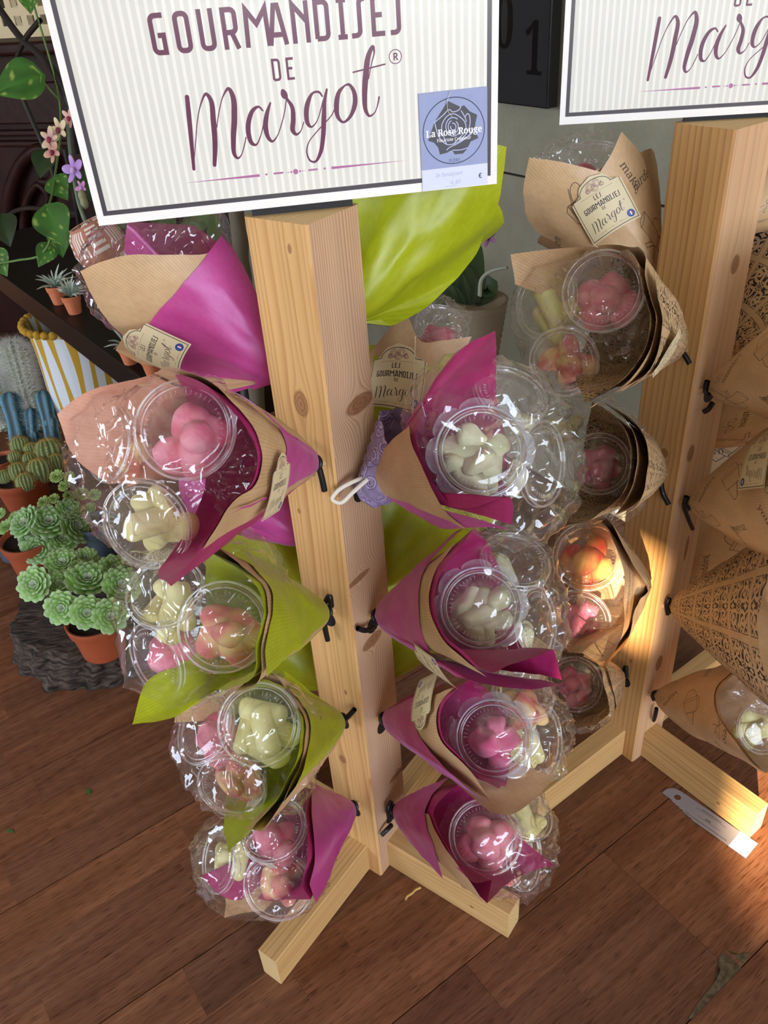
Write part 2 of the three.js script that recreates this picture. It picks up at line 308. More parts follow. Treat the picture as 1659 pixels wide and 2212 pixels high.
// ---------------------------------------------------------------- lettering shared by the signs and the stickers
const CAPS = { // strokes in a box of height 1; third value of a point marks a rounded corner
  L: [0.36, [[[0.06, 1], [0.06, 0.065], [0.36, 0.065]]]],
  E: [0.38, [[[0.38, 0.935], [0.065, 0.935], [0.065, 0.065], [0.38, 0.065]], [[0.065, 0.52], [0.31, 0.52]]]],
  S: [0.4, [[[0.4, 0.935], [0.34, 0.935, 1], [0.24, 0.935, 1], [0.24, 0.065, 1], [0.08, 0.065, 1], [0, 0.065]]]],
  G: [0.42, [[[0.4, 0.935], [0.065, 0.935, 1], [0.065, 0.065, 1], [0.355, 0.065, 0], [0.355, 0.47], [0.2, 0.47]], [[0.355, 0.2], [0.355, 0]]]],
  O: [0.44, [[[0.22, 0.935], [0.375, 0.935, 1], [0.375, 0.065, 1], [0.065, 0.065, 1], [0.065, 0.935, 1], [0.23, 0.935]]]],
  U: [0.44, [[[0.065, 1], [0.065, 0.065, 1], [0.375, 0.065, 1], [0.375, 1]]]],
  R: [0.44, [[[0.065, 0], [0.065, 0.935], [0.375, 0.935, 1], [0.375, 0.4, 1], [0.065, 0.4]], [[0.25, 0.4], [0.4, 0]]]],
  M: [0.72, [[[0.065, 0], [0.1, 0.9], [0.36, 0.55], [0.62, 0.9], [0.655, 0]]]],
  A: [0.5, [[[0.03, 0], [0.2, 0.94], [0.3, 0.94], [0.47, 0]], [[0.12, 0.25], [0.38, 0.25]]]],
  N: [0.5, [[[0.065, 0], [0.065, 0.93], [0.435, 0.5], [0.435, 1]], [[0.435, 0], [0.435, 0.55]]]],
  D: [0.44, [[[0.065, 0.065], [0.065, 0.935], [0.375, 0.935, 1], [0.375, 0.065, 1], [0.065, 0.065]]]],
  I: [0.26, [[[0.13, 0], [0.13, 1]], [[0, 0.06], [0.26, 0.06]], [[0, 0.94], [0.26, 0.94]]]],
};
function capsWord(g, word, x, y, h, gap, stroke, k, color) { // x, y and h in metres, k pixels per metre, y measured up from the canvas foot g.h0
  g.strokeStyle = color; g.lineWidth = stroke * k; g.lineJoin = 'miter'; g.lineCap = 'butt';
  for (const ch of word) {
    const [w, strokes] = CAPS[ch];
    for (const s of strokes) {
      const P = s.map((p) => [(x + p[0] * h) * k, g.h0 - (y + p[1] * h) * k, p[2]]);
      g.beginPath(); g.moveTo(P[0][0], P[0][1]);
      for (let i = 1; i < P.length; i++) if (P[i][2] && i < P.length - 1) g.arcTo(P[i][0], P[i][1], P[i + 1][0], P[i + 1][1], Math.min(h * 0.17, h * 0.12) * k); else g.lineTo(P[i][0], P[i][1]);
      g.stroke();
    }
    x += w * h + gap;
  }
}
// brush script, millimetres from the sign's lower left corner: [across, up, half width]
const SCRIPT = [[[88.4,87.4,1.63],[87.2,73.4,1.78],[85.4,54.3,1.55],[83.6,35.8,1.18]],[[85.0,41.9,0.26],[89.1,56.4,0.39],[93.1,70.5,0.38],[97.9,81.9,0.51],[102.9,88.3,1.01],[105.9,83.6,1.65],[105.2,69.5,2.05],[103.5,52.6,1.95],[100.4,37.3,1.45]],[[107.0,64.5,0.39],[111.0,76.1,0.38],[115.9,86.2,0.51],[120.5,90.5,1.14],[123.0,84.5,1.91],[121.7,70.4,2.19],[118.4,55.0,1.96],[117.3,43.9,1.45],[119.4,40.6,0.79],[122.3,42.2,0.4],[126.1,49.3,0.4],[128.4,55.3,0.39]],[[144.3,73.2,0.52],[141.5,76.1,0.78],[136.6,73.9,1.42],[132.1,65.9,1.82],[130.8,57.5,1.83],[132.3,50.6,1.45],[135.4,49.1,0.66],[139.5,54.3,0.4],[143.6,63.7,0.39],[146.7,71.8,0.39]],[[150.9,78.0,0.65],[147.2,70.6,1.56],[144.8,61.2,1.97],[146.0,53.1,1.45],[148.6,50.4,0.8],[152.8,53.7,0.4],[157.1,61.3,0.4],[161.0,70.6,0.39],[163.4,78.7,0.39]],[[161.7,85.3,1.55],[162.4,82.9,2.46],[163.9,80.1,1.17],[167.4,73.6,1.57],[167.2,65.2,1.85],[165.9,56.8,1.73],[168.2,53.8,0.93],[171.8,55.7,0.4],[175.2,62.1,0.4]],[[191.8,79.3,0.53],[189.5,82.4,0.79],[184.8,82.2,0.78],[180.2,76.1,1.7],[177.9,67.9,1.85],[178.4,60.6,1.46],[180.8,58.2,0.67],[185.1,61.2,0.4],[189.4,69.4,0.4],[192.1,76.3,0.4]],[[195.8,83.7,0.79],[193.4,76.2,1.32],[191.5,64.3,1.86],[189.3,49.8,1.75],[186.1,38.8,1.49],[181.2,32.2,0.82],[177.2,33.2,0.68],[175.0,39.8,0.54],[177.5,47.1,0.4],[184.3,53.9,0.4],[191.7,60.0,0.4],[197.6,65.0,0.4],[200.7,69.6,0.4]],[[210.2,85.4,0.53],[205.2,81.1,1.45],[202.3,71.8,1.99],[202.8,63.3,1.47],[206.5,59.4,0.81],[212.1,62.5,1.21],[217.0,71.8,1.87],[217.0,80.1,1.59],[213.5,85.7,0.92],[210.2,85.4,0.53]],[[229.2,88.5,0.4],[232.3,98.7,0.39],[234.9,106.5,0.65],[234.2,109.9,1.17],[230.4,104.5,1.82],[227.2,91.0,2.24],[225.1,75.9,2.0],[225.3,66.3,1.48],[228.0,62.0,0.81],[232.5,64.4,0.41],[235.7,71.4,0.54],[236.6,74.9,0.67]],[[217.5,93.9,0.52],[242.8,97.5,0.53]]];
function scriptWord(g, k, ox, oy, s, color) { // the word drawn with swelling strokes; ox, oy in metres shift it, s scales it
  g.fillStyle = color;
  for (const st of SCRIPT) {
    const c = new THREE.CatmullRomCurve3(st.map((p) => V3(p[0], p[1], p[2])), false, 'centripetal'), n = 40 * st.length;
    for (let i = 0; i <= n; i++) { const p = c.getPoint(i / n); g.beginPath(); g.arc((ox + p.x * s / 1000) * k, g.h0 - (oy + p.y * s / 1000) * k, Math.max(0.3, p.z * s / 1000 * k), 0, 7); g.fill(); }
  }
}
function ornamentLine(g, k, ox, oy, s, color) {
  const X = (mm) => (ox + mm * s / 1000) * k, Y = (mm) => g.h0 - (oy + mm * s / 1000) * k, L = s / 1000 * k; g.fillStyle = color;
  const poly = (p) => { g.beginPath(); p.forEach(([x, y], i) => i ? g.lineTo(X(x), Y(y)) : g.moveTo(X(x), Y(y))); g.fill(); };
  poly([[74, 26], [134.9, 27], [134.9, 25]]); poly([[256.5, 26], [193.7, 27.1], [193.7, 25.1]]); poly([[146.3, 27], [154.1, 27], [154.1, 25.6], [146.3, 25.6]]); poly([[174.6, 26.9], [182.3, 26.9], [182.3, 25.5], [174.6, 25.5]]);
  for (const x of [140.4, 188.2]) poly([[x - 1.2, 26.2], [x, 27.2], [x + 1.2, 26.2], [x, 25.2]]);
  for (const [x, r] of [[156.6, 0.35], [158.4, 0.45], [160.6, 0.8], [164.3, 2.1], [167.9, 0.8], [170, 0.45], [172, 0.35]]) { g.beginPath(); g.arc(X(x), Y(26.1), r * L, 0, 7); g.fill(); }
}
const SIGN_W = 0.3333, SIGN_H = 0.222, PLUM = '#5f1f42';
const signTex = canvasTex(2048, Math.round(2048 * SIGN_H / SIGN_W), (g, w, h) => {
  const k = w / SIGN_W; g.h0 = h; g.fillStyle = '#f3f1ee'; g.fillRect(0, 0, w, h);
  const X = (u) => u * k, Y = (v) => h - v * k;
  g.fillStyle = '#47434a'; g.fillRect(X(0.0055), 0, X(SIGN_W - 0.011), Y(0.0072));
  g.fillStyle = '#eceae2'; g.fillRect(X(0.0092), 0, X(SIGN_W - 0.0184), Y(0.0108));
  g.fillStyle = '#d9d9d0'; for (let u = 0.0092; u < SIGN_W - 0.011; u += 0.0063) g.fillRect(X(u), 0, X(0.0038), Y(0.0108));
  capsWord(g, 'LES', 0.147, 0.156, 0.027, 0.0062, 0.0034, k, PLUM);
  const word = 'GOURMANDISES', xs = [69.8, 87.6, 105.2, 122.3, 138.3, 156.3, 173.8, 190.8, 208.4, 218.8, 234.0, 248.6];
  [...word].forEach((c, i) => capsWord(g, c, xs[i] / 1000, 0.1165, 0.0272, 0, 0.0034, k, PLUM));
  capsWord(g, 'D', 0.1552, 0.0925, 0.0155, 0, 0.0017, k, PLUM); capsWord(g, 'E', 0.1662, 0.0925, 0.0155, 0, 0.0017, k, PLUM);
  scriptWord(g, k, 0, 0, 1, PLUM); ornamentLine(g, k, 0, 0, 1, '#a76796');
  g.strokeStyle = PLUM; g.lineWidth = 0.0006 * k; g.beginPath(); g.arc(X(0.2512), Y(0.102), 0.0048 * k, 0, 7); g.stroke();
  g.fillStyle = PLUM; g.font = `bold ${Math.round(0.0072 * k)}px sans-serif`; g.textAlign = 'center'; g.textBaseline = 'middle'; g.fillText('R', X(0.2513), Y(0.1019));
});
const specks = dataTex(256, 256, (x, y, o) => { o[0] = o[1] = o[2] = 128 + 60 * N3(x * 0.35, y * 0.35, 2) + 50 * N3(x * 0.9, y * 0.9, 4); }, false);
M.signPrint = phys({ map: signTex, roughness: 0.3, clearcoat: 0.2, clearcoatRoughness: 0.08, bumpMap: specks, bumpScale: 0.00006 });
M.signCore = std({ color: 0x2c2b2d, roughness: 0.8 });
function signBoard(pxL, pxR, y, label) {
  const a = onY(pxL[0], pxL[1], y), b = onY(pxR[0], pxR[1], y), dir = b.clone().sub(a).setY(0).normalize(), n = dir.clone().cross(UP);
  const t = thing('sign_board', label, 'sign', a.clone().addScaledVector(dir, SIGN_W / 2), Math.atan2(n.x, n.z));
  const core = new THREE.BoxGeometry(SIGN_W, SIGN_H, 0.003); core.translate(0, SIGN_H / 2, -0.0022); part('board', core, M.signCore, t);
  const sheet = new THREE.BoxGeometry(SIGN_W, SIGN_H, 0.0006); sheet.translate(0, SIGN_H / 2, -0.0003); part('printed_sheet', sheet, M.signPrint, t);
  const tongue = new THREE.BoxGeometry(0.085, 0.08, 0.003); tongue.translate(0, 0.0335, -0.0054); part('tongue', tongue, M.signCore, t);
  return t;
}
const sign1 = signBoard([214, 488], [1073, 397], 0.912, 'cream striped sign on the near post, lettered LES GOURMANDISES DE Margot, with a price card');
const sign2 = signBoard([1208, 270], [1659, 243], 0.925, 'cream striped sign on the right post, lettered Margot, cut by the right edge');
sign2.children[2].position.x = 0.0;

// price card of the florist, taped to the first sign
const cardTex = canvasTex(720, 980, (g, w, h) => {
  g.fillStyle = '#949fc6'; g.fillRect(0, 0, w, h); g.fillStyle = '#d3daf4'; g.fillRect(0, h * 0.775, w, h * 0.225);
  for (let i = 0; i < 60; i++) { g.fillStyle = `rgba(${i % 2 ? '160,170,208' : '134,144,188'},0.10)`; g.beginPath(); g.ellipse((i * 131) % w, (i * 197) % (h * 0.75), 60, 34, i, 0, 7); g.fill(); }
  const cx = w * 0.5, cy = h * 0.405, R = w * 0.455; g.strokeStyle = '#2c2f52'; g.lineWidth = 9; g.beginPath(); g.arc(cx, cy, R, 0, 7); g.stroke();
  const P = (x, y) => [(x - 125) / 1330 * w, (y - 130 + (x - 800) * 0.085) / 1930 * h];
  const poly = (pts) => { g.beginPath(); pts.forEach((p, i) => { const q = P(...p); i ? g.lineTo(...q) : g.moveTo(...q); }); g.closePath(); g.fill(); };
  g.fillStyle = '#45464f';
  poly([[690, 335], [930, 450], [1000, 420], [1110, 540], [1255, 610], [1220, 760], [1200, 900], [1275, 1060], [1120, 1130], [1040, 1280], [960, 1365], [790, 1375], [750, 1290], [690, 1310], [640, 1340], [500, 1370], [470, 1230], [390, 1130], [275, 1090], [350, 900], [410, 740], [600, 460]]);
  g.strokeStyle = '#b9c1e2'; g.lineWidth = 9; g.lineJoin = 'round';
  const line = (pts) => { g.beginPath(); const q = pts.map((p) => P(...p)); g.moveTo(...q[0]); for (let i = 1; i < q.length - 1; i++) g.quadraticCurveTo(...q[i], (q[i][0] + q[i + 1][0]) / 2, (q[i][1] + q[i + 1][1]) / 2); g.lineTo(...q[q.length - 1]); g.stroke(); };
  line([[410, 740], [600, 600], [680, 500], [740, 500], [760, 550], [900, 520], [940, 440]]); line([[420, 740], [450, 900], [480, 1000], [560, 1120], [680, 1200], [900, 1120], [1150, 980], [1180, 880]]);
  line([[560, 780], [620, 640], [780, 560], [920, 640], [1020, 740], [1040, 880], [940, 1020], [800, 1130], [790, 1180]]); line([[560, 780], [540, 900], [600, 1050], [640, 1180]]); line([[1020, 640], [1060, 560], [1110, 620], [1120, 780], [1060, 960], [900, 1100]]);
  line([[640, 1290], [660, 1240], [900, 1150], [1100, 1000], [1200, 860]]); line([[760, 1290], [900, 1300], [1060, 1250]]); line([[940, 520], [1020, 650], [1040, 740]]);
  for (let q = 0; q < 3; q++) { g.beginPath(); const [x, y] = P(780, 830); g.ellipse(x, y, 78 - q * 25, 92 - q * 28, -0.2, 0.3 - q, 5.6 - q); g.stroke(); }
  g.fillStyle = '#ffffff'; g.textAlign = 'center'; g.font = 'bold 92px serif'; g.save(); g.translate(cx + 2, h * 0.443); g.scale(0.9, 1); g.fillText('La Rose Rouge', 0, 0); g.restore();
  g.font = '46px sans-serif'; g.fillText('Fleuriste Créateur', cx, h * 0.503); g.fillStyle = '#3c405f'; g.font = '46px sans-serif'; g.fillText('FLERS', cx, h * 0.722);
  g.fillStyle = '#39405f'; g.font = 'bold 74px sans-serif'; g.fillText('€', w * 0.885, h * 0.925);
  g.fillStyle = 'rgba(120,128,165,0.55)'; g.font = 'italic 58px serif'; g.textAlign = 'left'; g.fillText('le bouquet', w * 0.2, h * 0.865); g.fillText('4,40', w * 0.42, h * 0.957); g.fillRect(w * 0.34, h * 0.972, 130, 4);
});
{
  const o = sign1.position, q = sign1.quaternion, toWorld = (u, v, d) => V3(u - SIGN_W / 2, v, d).applyQuaternion(q).add(o);
  const t = thing('price_card', 'blue and white florist price card with a dark rose emblem, taped to the near sign', 'card', toWorld(0.2968, 0.0008, 0.0006), sign1.rotation.y);
  const g = new THREE.BoxGeometry(0.0562, 0.0745, 0.0006); g.translate(0, 0.0372, 0.0006); g.rotateZ(0.012);
  part('printed_card', g, std({ map: cardTex, roughness: 0.55 }), t);
  const tape = [];
  tape.push(tube([V3(-0.002, 0.075, 0.0014), V3(-0.006, 0.067, 0.003), V3(-0.0055, 0.06, 0.002), V3(-0.002, 0.055, 0.0016)], 0.00022, 24, 6));
  part('glue_thread', tape, std({ color: 0xd8d0c4, roughness: 0.3 }), t);
}
// ---------------------------------------------------------------- papers, plastic, sweets
const ribTex = (base, rib, mottle, s, extra) => canvasTex(1024, 1024, (g, w, h) => { // covers 0.3 m
  const im = g.createImageData(w, h), d = im.data;
  for (let y = 0; y < h; y++) for (let x = 0; x < w; x++) {
    const r = Math.pow(0.5 + 0.5 * Math.cos(x / w * 2 * Math.PI * 128), 3), n = mottle * (N3(x * 0.9, y * 0.5, s) * 0.5 + N3(x * 0.08, y * 0.05, s + 4) * 0.7 + N3(x * 0.012, y * 0.012, s + 8)), i = (y * w + x) * 4;
    for (let c = 0; c < 3; c++) d[i + c] = clamp(base[c] - r * rib + n, 0, 255); d[i + 3] = 255;
  }
  g.putImageData(im, 0, 0); if (extra) extra(g, w, h);
});
const paperUV = (t) => { t.repeat.set(1 / 0.3, 1 / 0.3); return t; };
function sketches(g, w, h) { // the pen drawings and handwriting printed on the brown paper
  g.strokeStyle = g.fillStyle = '#3a2f27'; g.lineWidth = 2.6; g.lineJoin = g.lineCap = 'round';
  const path = (x, y, a, s, ...lines) => { g.save(); g.translate(x, y); g.rotate(a); g.scale(s, s); for (const l of lines) { g.beginPath(); g.moveTo(l[0][0], l[0][1]); for (let i = 1; i < l.length; i++) { const p = l[i]; p.length === 4 ? g.quadraticCurveTo(...p) : g.lineTo(...p); } g.stroke(); } g.restore(); };
  const bag = (x, y, a, s) => path(x, y, a, s, [[-60, -40], [50, -40], [70, 50], [-50, 60], [-60, -40]], [[-60, -40], [-80, -20], [-72, 45], [-50, 60]], [[-30, -38], [-20, -110, 10, -110], [30, -110, 30, -38]], [[-44, 60], [-40, 120, 10, 116], [40, 112, 44, 54]], [[-52, 40], [66, 32]], [[-40, -34], [-20, -100]]);
  const can = (x, y, a, s) => path(x, y, a, s, [[-40, -90], [0, -104, 44, -84], [34, 70], [0, 84, -36, 68], [-40, -90]], [[-40, -84], [0, -66, 44, -82]], [[-38, 40], [0, 56, 36, 42]], [[-37, 50], [0, 66, 35, 52]], [[36, -10], [96, -20, 90, 50], [80, 90, 30, 60]], [[-38, 30], [-100, -30], [-92, -44], [-40, 4]], [[-104, -26], [-88, -50]], [[-24, 76], [-14, 120], [14, 120], [26, 76]]);
  const bow = (x, y, a, s) => path(x, y, a, s, [[0, 0], [-70, -60, -80, 0], [-70, 50, 0, 0]], [[0, 0], [70, -60, 80, 0], [70, 50, 0, 0]], [[-6, 0], [-40, 60]], [[6, 4], [36, 66]], [[-60, -20], [-30, 0, -60, 20]], [[60, -20], [30, 0, 60, 20]]);
  const write = (t, x, y, a, s) => { g.save(); g.translate(x, y); g.rotate(a); g.font = `italic ${s}px serif`; g.fillText(t, 0, 0); g.restore(); };
  for (const [i, j] of [[0, 0], [1, 0], [0, 1], [1, 1]]) {
    const x = i * 512, y = j * 512; bag(x + 120, y + 130, 0.2 + i, 0.8); can(x + 370, y + 330, 0.3 - j, 0.85); bow(x + 150, y + 400, 0.4, 0.6);
    write('make', x + 300, y + 80, 1.2, 40); write('garden', x + 330, y + 180, -0.3, 40); write('happiness', x + 30, y + 290, 0.5, 40); write('your own', x + 230, y + 480, -0.6, 36);
  }
}
function tiles(g, w, h) { // black cement tile pattern on brown paper, eight tiles across 0.3 m
  const n = 7, t = w / n;
  for (let i = 0; i < n; i++) for (let j = 0; j < n; j++) {
    g.save(); g.translate((i + 0.5) * t, (j + 0.5) * t); g.scale(t / 100, t / 100);
    g.fillStyle = '#15120f'; g.fillRect(-43, -43, 86, 86); const kraft = '#c9a97f';
    for (let q = 0; q < 4; q++) {
      g.rotate(Math.PI / 2); g.fillStyle = g.strokeStyle = kraft;
      g.beginPath(); g.moveTo(-42, -42); g.lineTo(-10, -42); g.quadraticCurveTo(-31, -31, -42, -10); g.closePath(); g.fill();
      g.fillStyle = '#15120f'; g.beginPath(); g.arc(-36, -36, 3, 0, 7); g.arc(-28, -38.5, 1.8, 0, 7); g.arc(-38.5, -28, 1.8, 0, 7); g.fill();
      g.lineWidth = 4.6; g.beginPath(); g.moveTo(-6, -43); g.quadraticCurveTo(-12, -20, -43, -6); g.stroke();
      g.lineWidth = 7.2; g.beginPath(); g.moveTo(-10, -9); g.bezierCurveTo(-34, -4, -34, -30, -22, -28); g.bezierCurveTo(-14, -26, -16, -18, -22, -20); g.stroke();
      g.beginPath(); g.moveTo(-9, -10); g.bezierCurveTo(-4, -34, -16, -38, -17, -33); g.stroke();
      g.fillStyle = kraft; g.beginPath(); g.moveTo(0, -42); g.quadraticCurveTo(2, -34, 8, -32); g.quadraticCurveTo(2, -29, 0, -20); g.quadraticCurveTo(-2, -29, -8, -32); g.quadraticCurveTo(-2, -34, 0, -42); g.fill();
    }
    g.fillStyle = '#c9a97f'; g.beginPath(); g.arc(0, 0, 13, 0, 7); g.fill(); g.fillStyle = '#15120f'; g.beginPath(); g.arc(0, 0, 4.6, 0, 7); g.fill();
    for (let q = 0; q < 8; q++) { g.beginPath(); g.arc(9 * Math.cos(q * Math.PI / 4), 9 * Math.sin(q * Math.PI / 4), 2, 0, 7); g.fill(); }
    g.fillStyle = '#c9a97f'; g.beginPath(); g.arc(0, 0, 2, 0, 7); g.fill(); g.restore();
  }
}
const paperMat = (tex, o = {}) => phys({ map: paperUV(tex), side: THREE.DoubleSide, roughness: 0.55, ...o });
M.pink = paperMat(ribTex([192, 74, 142], 5, 10, 5), { roughness: 0.4, sheen: 0.6, sheenColor: new THREE.Color(0.5, 0.4, 1.0), sheenRoughness: 0.45, specularIntensity: 1, specularColor: new THREE.Color(0.75, 0.6, 1), clearcoat: 0.25, clearcoatRoughness: 0.4 });
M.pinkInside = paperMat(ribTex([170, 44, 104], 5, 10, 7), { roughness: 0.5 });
M.lime = paperMat(ribTex([168, 178, 26], 12, 10, 6), { roughness: 0.42, sheen: 0.25, sheenColor: new THREE.Color(0.8, 1, 0.5), sheenRoughness: 0.5 });
M.kraft = paperMat(ribTex([203, 168, 126], 15, 10, 9), { roughness: 0.5 });
M.kraftPen = paperMat(ribTex([212, 177, 134], 13, 10, 12, sketches), { roughness: 0.45 });
M.kraftTile = paperMat(ribTex([200, 168, 126], 8, 8, 13, tiles), { roughness: 0.5 });
M.blush = paperMat(ribTex([206, 150, 124], 6, 10, 15), { roughness: 0.5 });
M.cello = phys({ color: 0xffffff, transmission: 0.985, thickness: 0, roughness: 0.02, ior: 1.65, side: THREE.DoubleSide });
M.plastic = phys({ color: 0xffffff, transmission: 0.98, thickness: 0, roughness: 0.03, ior: 1.55, side: THREE.DoubleSide });
M.rim = phys({ color: 0xffffff, transmission: 0.86, thickness: 0, roughness: 0.08, ior: 1.8, side: THREE.DoubleSide });
M.frost = phys({ color: 0xeef3fa, transmission: 0.78, thickness: 0, roughness: 0.12, ior: 1.8, side: THREE.DoubleSide });
M.stick = std({ color: 0xcaa878, roughness: 0.7 });
M.ribbon = std({ color: 0x100f10, roughness: 0.4 });
M.whiteCord = std({ color: 0xe0d8c8, roughness: 0.85 });
const sugarBump = dataTex(256, 256, (x, y, o) => { o[0] = o[1] = o[2] = 128 + 90 * N3(x * 0.4, y * 0.4, 2) + 60 * N3(x * 0.83, y * 0.83, 6); }, false); sugarBump.repeat.set(2, 2);
M.sweet = phys({ vertexColors: true, roughness: 0.62, bumpMap: sugarBump, bumpScale: 0.0005, sheen: 0.35, sheenColor: new THREE.Color(1, 0.95, 0.95), sheenRoughness: 0.6 });

const R0 = 0.04; // reference cup radius, metres
function sweetGeo(kind, s) {
  seed(s * 13 + 5); let g;
  if (kind === 'banana') {
    g = new THREE.CapsuleGeometry(0.27, 0.75, 8, 18); const p = g.attributes.position;
    for (let i = 0; i < p.count; i++) { const y = p.getY(i); p.setX(i, p.getX(i) * 1.1 + 0.3 * y * y - 0.08); p.setZ(i, p.getZ(i) * 0.85); }
  } else if (kind === 'bubble') {
    g = new THREE.LatheGeometry([[0, -0.26], [0.2, -0.26], [0.31, -0.22], [0.34, -0.12], [0.32, 0], [0.34, 0.12], [0.31, 0.22], [0.2, 0.26], [0, 0.24]].map((q) => new THREE.Vector2(q[0], q[1])), 24);
  } else if (kind === 'white') {
    g = new THREE.CapsuleGeometry(0.22, 0.45, 8, 20); const p = g.attributes.position, v = V3();
    for (let i = 0; i < p.count; i++) { v.fromBufferAttribute(p, i); const a = Math.atan2(v.z, v.x) + v.y * 3, k = 1 + 0.16 * Math.cos(a * 3); p.setXYZ(i, v.x * k, v.y, v.z * k); }
  } else {
    g = new THREE.SphereGeometry(0.4, 24, 18); const p = g.attributes.position, v = V3();
    for (let i = 0; i < p.count; i++) {
      v.fromBufferAttribute(p, i); let k = 1 + 0.1 * N3(v.x * 4, v.y * 4, v.z * 4 + s * 3);
      if (kind === 'peach' || kind === 'orange') { v.x += 0.5 * v.y * v.y - 0.04; v.y *= 1.3; v.z *= 0.7; v.x *= 0.9; } else { const q = 1 - 0.75 * v.y; v.x *= q; v.z *= q * 0.95; v.y *= 1.05; }
      p.setXYZ(i, v.x * k, v.y * k, v.z * k);
    }
  }
  g.computeVertexNormals();
  const C = { straw: ['#f6a3b3', '#e05a7c'], peach: ['#f3cf92', '#dd6a6a'], banana: ['#f3eeb4', '#e6dc86'], white: ['#dedbc0', '#bcc493'], bubble: ['#f08fb0', '#dc4784'], orange: ['#f6b75e', '#e2452e'] }[kind].map(lin);
  const p = g.attributes.position, col = new Float32Array(p.count * 3), c = new THREE.Color();
  for (let i = 0; i < p.count; i++) {
    const x = p.getX(i), y = p.getY(i), z = p.getZ(i), t = clamp(0.5 + (kind === 'peach' || kind === 'orange' ? 1.1 * y + 0.8 * x : 0) + 0.9 * N3(x * 3, y * 3, z * 3 + s) + 0.25 * N3(x * 18, y * 18, z * 18), 0, 1);
    c.copy(C[0]).lerp(C[1], t); col.set([c.r, c.g, c.b], i * 3);
  }
  g.setAttribute('color', new THREE.BufferAttribute(col, 3)); return g.scale(R0, R0, R0);
}
const SWEETS = {}; ['straw', 'peach', 'banana', 'white', 'bubble', 'orange'].forEach((k, i) => { SWEETS[k] = [0, 1, 2].map((s) => sweetGeo(k, i * 7 + s)); });
const lathe = (pts, n = 48) => { const g = new THREE.LatheGeometry(pts.map((p) => new THREE.Vector2(p[0] * R0, p[1] * R0)), n); g.rotateX(Math.PI / 2); return g; };
const cupGeo = lathe([[0.001, -1.1], [0.66, -1.1], [0.7, -1.08], [0.72, -1.03], [0.9, -0.1], [0.94, -0.06], [0.94, 0]]);
const lidGeo = (() => {
  const L = [lathe([[0.001, 0.12], [0.4, 0.11], [0.7, 0.075], [0.8, 0.04], [0.84, 0.0], [0.88, 0.0], [0.9, 0.06], [0.95, 0.075], [1.0, 0.055], [1.02, 0], [1.0, -0.07], [1.03, -0.09]])];
  return L[0];
})();
const ringGeo = (() => {
  const L = [];
  for (const [r, z, t] of [[0.87, 0.02, 0.016], [1.0, 0.045, 0.028], [1.02, -0.08, 0.018]]) { const q = new THREE.TorusGeometry(r * R0, t * R0, 8, 56); q.translate(0, 0, z * R0); L.push(q); }
  seed(5); for (let i = 0; i < 46; i++) { const a = i / 46 * 2 * Math.PI; if (i % 13 === 0) continue; const q = new THREE.BoxGeometry(0.012 * R0, rr(0.06, 0.1) * R0, 0.03 * R0); q.translate(0, 0.76 * R0, 0.075 * R0); q.rotateZ(a); L.push(q); }
  return merge(L);
})();
const flangeGeo = (() => { // the wavy tear-off flange of some lids
  const pos = [], idx = [], n = 128; for (let i = 0; i <= n; i++) { const a = i / n * 2 * Math.PI, l = Math.abs(Math.cos(a * 4)), r = 1.06 + 0.17 * Math.sqrt(l); for (const [q, z] of [[1.02, -0.06], [mix(1.02, r, 0.5), -0.13], [r, -0.1 - 0.07 * l]]) pos.push(q * Math.cos(a) * R0, q * Math.sin(a) * R0, z * R0); }
  for (let i = 0; i < n; i++) for (let j = 0; j < 2; j++) { const a = i * 3 + j; idx.push(a, a + 1, a + 4, a, a + 4, a + 3); }
  const g = new THREE.BufferGeometry(); g.setAttribute('position', new THREE.Float32BufferAttribute(pos, 3)); g.setIndex(idx); g.computeVertexNormals(); return g;
})();
const slipTex = canvasTex(256, 128, (g, w, h) => { g.fillStyle = '#e4dccb'; g.fillRect(0, 0, w, h); g.fillStyle = '#4b463f'; seed(9); for (let y = 14; y < h - 10; y += 11) for (let x = 12; x < w - 20;) { const l = rr(8, 26); g.fillRect(x, y, Math.min(l, w - 12 - x), 4); x += l + 6; } });
M.slip = std({ map: slipTex, side: THREE.DoubleSide, roughness: 0.6 });
const slipGeo = (() => { const g = new THREE.CylinderGeometry(0.93 * R0, 0.79 * R0, 0.6 * R0, 16, 1, true, -0.7, 1.4); g.rotateX(Math.PI / 2); g.translate(0, 0, -0.5 * R0); return g; })();

